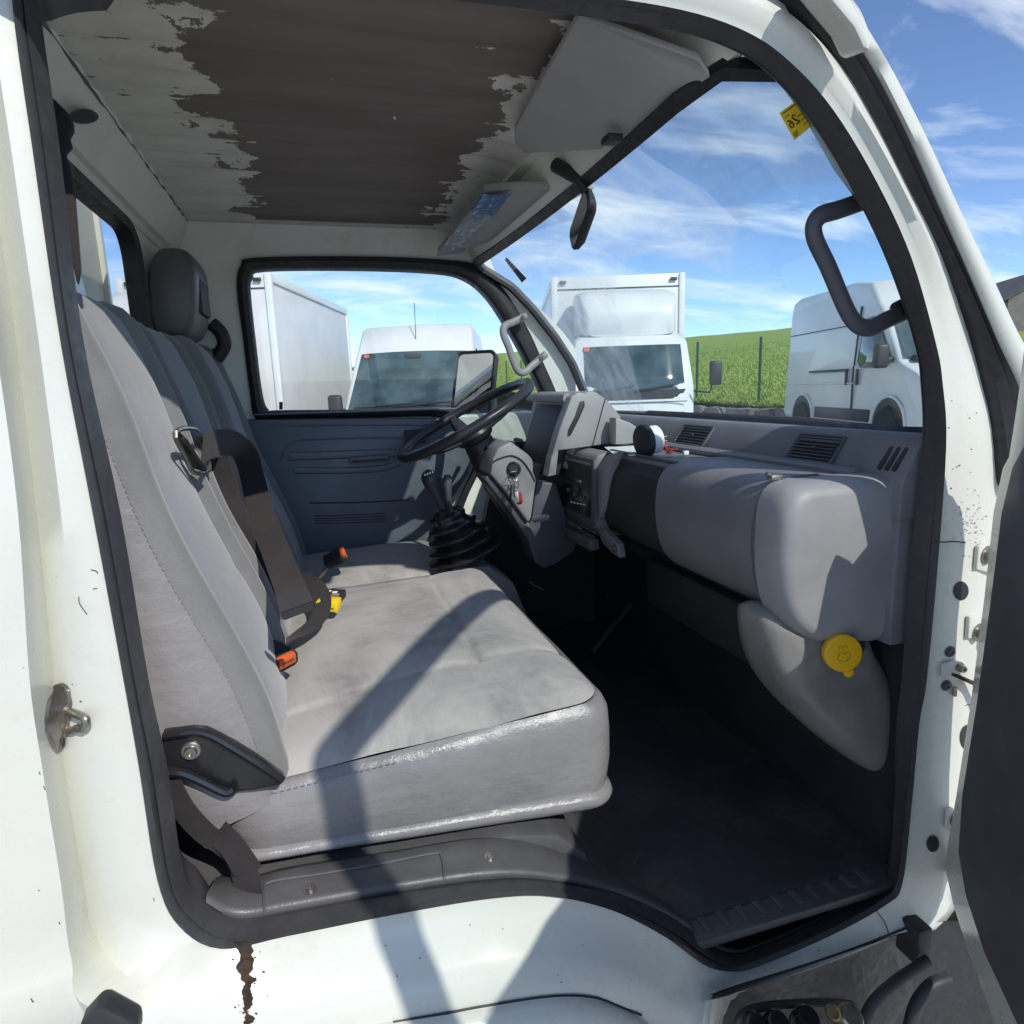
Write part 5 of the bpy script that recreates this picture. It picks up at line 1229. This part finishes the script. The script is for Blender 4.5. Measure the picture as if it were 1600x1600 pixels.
def van(name, loc, rot, label, L=5.4, H=2.50, wb=3.45, group='white vehicles parked in the lot'):
    rt = root(name, loc, label, 'van', group, rot)
    pr_ = [(0, .34), (.02, .72), (-.06, 1.00), (-.30, 1.14), (-.72, 1.30), (-.80, 1.34), (-1.50, 2.18), (-1.62, 2.27), (-1.95, H-.08), (-2.5, H-.01), (-L+.3, H), (-L+.04, H-.06), (-L, H-.25), (-L-.01, .42), (-L+.1, .34)]
    W_ = lambda z: .985 if z < 1.25 else .985-.10*((z-1.25)/1.25)
    cx_, cz_ = -L*.5, 1.25
    def sl(k, shr):
        out = []
        for x, z in pr_:
            x2 = cx_+(x-cx_)*(1-shr/(L*.5)); z2 = cz_+(z-cz_)*(1-shr/1.2); out.append(V((x2, k*W_(z), z2)))
        return out
    body = lb(MB().loft([sl(-1, .09), sl(-.985, .035), sl(-.93, .0), sl(0, -.02), sl(.93, 0), sl(.985, .035), sl(1, .09)], True, (True, True)), 'body', vp_, rt, angle=50)
    # windscreen
    def wsq(t, y): return V((-.80-.70*t+.016, y*(.90-.10*t), 1.37+.80*t+.02))
    ws_ = lb(MB().loft([[wsq(t/6, y/6)+V((.05*(1-(y/6)**2), 0, .02*(1-(y/6)**2))) for y in range(-6, 7)] for t in range(7)], False), 'windscreen', vgl, rt)
    lb(MB().tube([wsq(.02, -.9)+V((.03, 0, .0)), wsq(.02, -.3)+V((.08, 0, .03)), wsq(.03, .2)+V((.07, 0, .03))], .012, 6), 'wiper', vbk, ws_)
    lb(MB().tube([wsq(.02, -.1)+V((.08, 0, .0)), wsq(.03, .4)+V((.07, 0, .03)), wsq(.05, .85)+V((.03, 0, .03))], .012, 6), 'wiper', vbk, ws_)
    lb(MB().box(wsq(.0, 0)+V((.06, 0, -.03)), (.14, 1.66, .05)), 'wiper_cowl', vbk, ws_, .02)
    lb(MB().box(wsq(.93, -.88)+V((.03, 0, .02)), (.02, .07, .05)), 'sticker', vor, ws_)
    lb(MB().box(wsq(.9, 0)+V((.07, 0, .03)), (.05, .22, .07)), 'mirror_mount', vbk, ws_, .01)
    for s in (-1, 1):
        m_ = lb(MB().box((-1.02, s*1.14, 1.42), (.16, .20, .36)), 'mirror', vbk, rt, .05, 3)
        lb(MB().box((-1.00, s*1.03, 1.36), (.08, .14, .08)), 'mirror_arm', vbk, m_, .02)
        Y = lambda z: s*(W_(z)+.004)
        win = [(-1.06, 1.36), (-1.55, 1.98), (-1.72, 2.06), (-1.98, 2.04), (-2.03, 1.36), (-1.9, 1.26), (-1.2, 1.26)]
        lb(MB().loft([[V((x, Y(z), z)) for x, z in win], [V((x, Y(z)-s*.03, z)) for x, z in win]], True, (True, True)), 'side_window', vgl, rt, .006)
        for x0 in (-2.12,):
            lb(MB().box((x0, Y(.85)-s*.002, .87), (.035, .018, .86)), 'door_rail', vbk, rt); lb(MB().box((x0, Y(1.8)-s*.002, 1.78), (.035, .018, .95), Matrix.Rotation(s*.07, 3, 'X')), 'door_rail', vbk, rt)
        for x0 in (-1.98, -2.34): lb(MB().box((x0, Y(1.12), 1.12), (.07, .03, .26)), 'door_handle', vbk, rt, .02)
        lb(MB().box((-L*.5-.55, Y(1.26), 1.24), (1.5, .012, .045)), 'slide_rail', vbk, rt)
        lb(MB().tube([V((-2.1, Y(1.0), 1.02)), V((-L+.1, Y(1.0), 1.02))], .012, 6), 'body_crease', vp_, rt)
        lb(MB().tube([V((-2.2, Y(2.0)-s*.0, 1.98)), V((-L+.1, Y(2.0), 1.98))], .008, 6), 'body_crease', vbk, rt)
        lb(MB().box((-L*.5, s*.992, .50), (wb-1.1, .03, .20)), 'side_guard', vbk, rt, .02)
        for wx_ in (-.98, -.98-wb):
            arc = [V((wx_+.46*math.cos(t), s*.993, .36+.46*math.sin(t))) for t in [math.pi*k/14 for k in range(15)]]
            lb(MB().add(arc+[V((wx_+.46, s*.993, .30)), V((wx_-.46, s*.993, .30))][::1], [tuple(range(17))]) if False else MB().loft([[V((wx_, s*.994, .36))]*15, arc], False), 'wheel_arch', vbk, rt)
            lb(MB().tube(arc, .022, 6), 'arch_lip', vp_, rt)
            wheel(rt, wx_, s*.93, .34, s)
        hl = [(.02, .98), (-.42, 1.16), (-.55, 1.12), (-.30, .90), (-.02, .86)]
        lb(MB().loft([[V((x, s*.96, z)) for x, z in hl], [V((x, s*.72, z)) for x, z in hl]], True, (True, True)), 'headlight', vgl, rt, .02)
    lb(MB().box((.0, 0, .52), (.10, 1.86, .34)), 'bumper', vbk, rt, .05)
    lb(MB().box((.005, 0, .86), (.06, 1.1, .16)), 'grille', vbk, rt, .03)
    lb(MB().tube([(-1.72, 0, 2.33), (-1.80, 0, 2.95)], .006, 6), 'aerial', vbk, rt)
    lb(MB().box((-L*.5, 0, .36), (L*.8, 1.5, .16)), 'underbody', vbk, rt)
    return rt
H0 = hd(800)
van('parked_van', place(625, 8.55, 0), H0, 'white van parked facing us, seen through the driver window', H=2.68)
r4a = CAM+ray(1394, 645)*9.9; r4b = CAM+ray(1258, 640)*12.9
hv = (r4a-r4b); hv.z = 0; wb4 = hv.length; rot4 = math.atan2(hv.y, hv.x); f4 = hv.normalized()
rgt = V((f4.y, -f4.x, 0))            # right hand side of the van faces us
org = V((r4a.x, r4a.y, 0))+f4*.98-rgt*.93
van('parked_van', (org.x, org.y, .47), rot4, 'long white panel van parked side-on by the fence, seen through the windscreen', L=wb4+1.95, H=2.70, wb=wb4)
def boxtruck(name, loc, rot, label, W_=1.72, bw=2.12, bl=4.6, bz=(.95, 3.35), grey=vp_, lift=0, defl=True):
    rt = root(name, loc, label, 'truck', 'white vehicles parked in the lot', rot)
    hw = W_/2
    # cab: bulged front, raked windscreen
    def sec(z, x, w_, r_=.12): return [V((x+min(0, 0)-.10*(abs(a)/w_)**4, a, z)) for a in [w_*k/8 for k in range(-8, 9)]]+[V((-1.35, w_, z)), V((-1.35, -w_, z))]
    body = lb(MB().loft([sec(.45, .0, hw), sec(.60, .03, hw), sec(1.40, .02, hw), sec(1.56, .0, hw), sec(2.18, -.26, hw*.955), sec(2.29, -.36, hw*.93), sec(2.33, -.5, hw*.88)], True, (True, True)), 'cab', vp_, rt, angle=40)
    def wq(t, a): z = 1.50+.66*t; return V(((0 if z < 1.56 else -(z-1.56)*.42)+.012-.10*abs(a)**4+.006, a*hw*(.93-.03*t), z))
    ws_ = lb(MB().loft([[wq(t/6, k/8) for k in range(-8, 9)] for t in range(7)], False), 'windscreen', vgl, rt)
    lb(MB().loft([[wq(-.18+.2*t, k/8)+V((.008, 0, 0)) for k in range(-8, 9)] for t in range(2)], False), 'cowl_grille', vbk, ws_)
    for a, b_ in ((-.75, -.05), (-.02, .7)): lb(MB().tube([wq(.02, a)+V((.03, 0, 0)), wq(.07, (a+b_)/2)+V((.035, 0, 0)), wq(.12, b_)+V((.03, 0, 0))], .012, 6), 'wiper', vbk, ws_)
    lb(MB().box(wq(.95, -.86)+V((.01, 0, 0)), (.02, .08, .06)), 'sticker', vor, ws_)
    for s in (-1, 1):
        win = [(-.22, 1.50), (-.42, 2.10), (-1.08, 2.12), (-1.12, 1.46)]
        lb(MB().loft([[V((x, s*(hw*(1-.045*max(0, (z-1.56)/.62))+.006), z)) for x, z in win], [V((x, s*(hw-.05), z)) for x, z in win]], True, (True, True)), 'side_window', vgl, rt)
        m_ = lb(MB().box((.10, s*(hw+.26), 1.72), (.06, .18, .34)), 'mirror', vbk, rt, .03)
        lb(MB().tube([(.0, s*(hw-.02), 1.48), (.10, s*(hw+.18), 1.45), (.10, s*(hw+.22), 1.60)], .014, 6), 'mirror_arm', vbk, m_)
        lb(MB().box((.03, s*hw*.72, .80), (.06, .30, .16)), 'headlight', vgl, rt, .02)
        wheel(rt, -.45, s*(hw-.06), .37, s); wheel(rt, -3.4, s*(hw-.06), .37, s)
    for z in (1.34, 1.12): lb(MB().box((.031, 0, z), (.012, W_*.86, .012)), 'panel_gap', vbk, rt)
    for s in (-1, 1):
        for x in (-.16, -1.2): lb(MB().box((x, s*(hw+.001), 1.0), (.012, .010, .95)), 'door_gap', vbk, rt)
        lb(MB().box((-1.05, s*(hw+.01), 1.32), (.16, .03, .05)), 'door_handle', vbk, rt, .01)
    lb(MB().box((.05, 0, .52), (.12, W_, .26)), 'bumper', vp_, rt, .04)
    lb(MB().box((.025, 0, 1.02), (.02, W_*.6, .10)), 'grille', vbk, rt, .02)
    if defl:
        def dsec(x, z0, z1, w_): return [V((x, a*w_, z0 if b_ < 0 else z1)) for a, b_ in ((-1, -1), (1, -1), (1, 1), (-1, 1))]
        dm = MB(); rings = []
        for x, k, zt_ in ((-.42, .80, 2.62), (-.50, .92, 2.82), (-.72, .98, 2.98), (-1.05, 1.0, 3.06), (-1.38, 1.0, 3.08)):
            rings.append([V((x, a*k*1.50, 2.31+(b_+.5)*(zt_-2.31))) for a, b_ in rrect(1, 1, .14, 6)])
        lb(dm.loft(rings, True, (True, True)), 'wind_deflector', vp_, rt, angle=50)
    bx0 = -1.55; z0, z1 = bz
    bo_ = lb(MB().box((bx0-bl/2, 0, (z0+z1)/2), (bl, bw, z1-z0)), 'cargo_box', grey, rt, .02)
    for s in (-1, 1):
        for z in (z0+.06, z1-.06): lb(MB().box((bx0-bl/2, s*bw/2, z), (bl*1.004, .05, .12)), 'box_rail', vp_, bo_, .01)
        for x in (bx0-.02, bx0-bl+.02): lb(MB().box((x, s*(bw/2-.02), (z0+z1)/2), (.10, .10, (z1-z0)*1.003)), 'corner_post', vp_, bo_, .02)
        lb(MB().box((bx0+.03, s*(bw/2-.16), z1-.09), (.03, .11, .05)), 'marker_light', vbk, bo_, .01)
    lb(MB().box((bx0+.006, 0, z1-.20), (.014, bw*.98, .015)), 'box_seam', vbk, bo_)
    lb(MB().box((-2.6, 0, .75), (5.0, .9, .22)), 'chassis_rail', vbk, rt)
    return rt
boxtruck('parked_box_truck', place(993, 9.4, 0, 0), H0, 'white box truck with roof wind deflector parked facing us, seen through the windscreen')
pc = CAM+ray(437, 600)*9.35; hdir = V((math.cos(H0), math.sin(H0), 0)); lft = V((-hdir.y, hdir.x, 0))
# its right hand front box edge stands at that pixel
loc1 = V((pc.x, pc.y, 0))+hdir*1.55
sgn = 1 if (V((pc.x, pc.y, 0))+lft).x < pc.x else -1
loc1 += lft*(sgn*1.06)
boxtruck('parked_box_truck', (loc1.x, loc1.y, 0), H0, 'white box truck with pale grey side standing left of the van', grey=vgr, bl=4.3, bz=(.9, 3.30))
# stone house on the rise, far right
hp_ = CAM+ray(1606, 478)*48; hm = simple('house_stone', (.20, .185, .17), .9, (.13, .12, .11), 1.5); hrf = simple('slate_roof', (.085, .08, .08), .8, (.12, .115, .11), 1)
HS = root('stone_house', (hp_.x, hp_.y, hp_.z-3), 'grey stone house with pitched roof far off on the right', 'house', None, R(-30))
w_, l_ = 3.4, 5
lb(MB().add([(-w_, -l_, -6), (w_, -l_, -6), (w_, -l_, 3.2), (0, -l_, 5.2), (-w_, -l_, 3.2), (-w_, l_, -6), (w_, l_, -6), (w_, l_, 3.2), (0, l_, 5.2), (-w_, l_, 3.2)], [(0, 1, 2, 3, 4), (9, 8, 7, 6, 5), (0, 5, 6, 1), (1, 6, 7, 2), (4, 9, 5, 0), (2, 7, 8, 3), (3, 8, 9, 4)]), 'wall', hm, HS, smooth=False)
for s in (-1, 1): lb(MB().add([(0, -l_-.2, 5.35), (0, l_+.2, 5.35), (s*(w_+.3), l_+.2, 3.15), (s*(w_+.3), -l_-.2, 3.15), (0, -l_-.2, 5.2), (0, l_+.2, 5.2), (s*(w_+.3), l_+.2, 3.0), (s*(w_+.3), -l_-.2, 3.0)], [(0, 1, 2, 3), (7, 6, 5, 4), (0, 4, 5, 1), (1, 5, 6, 2), (2, 6, 7, 3), (3, 7, 4, 0)]), 'roof', hrf, HS, smooth=False)
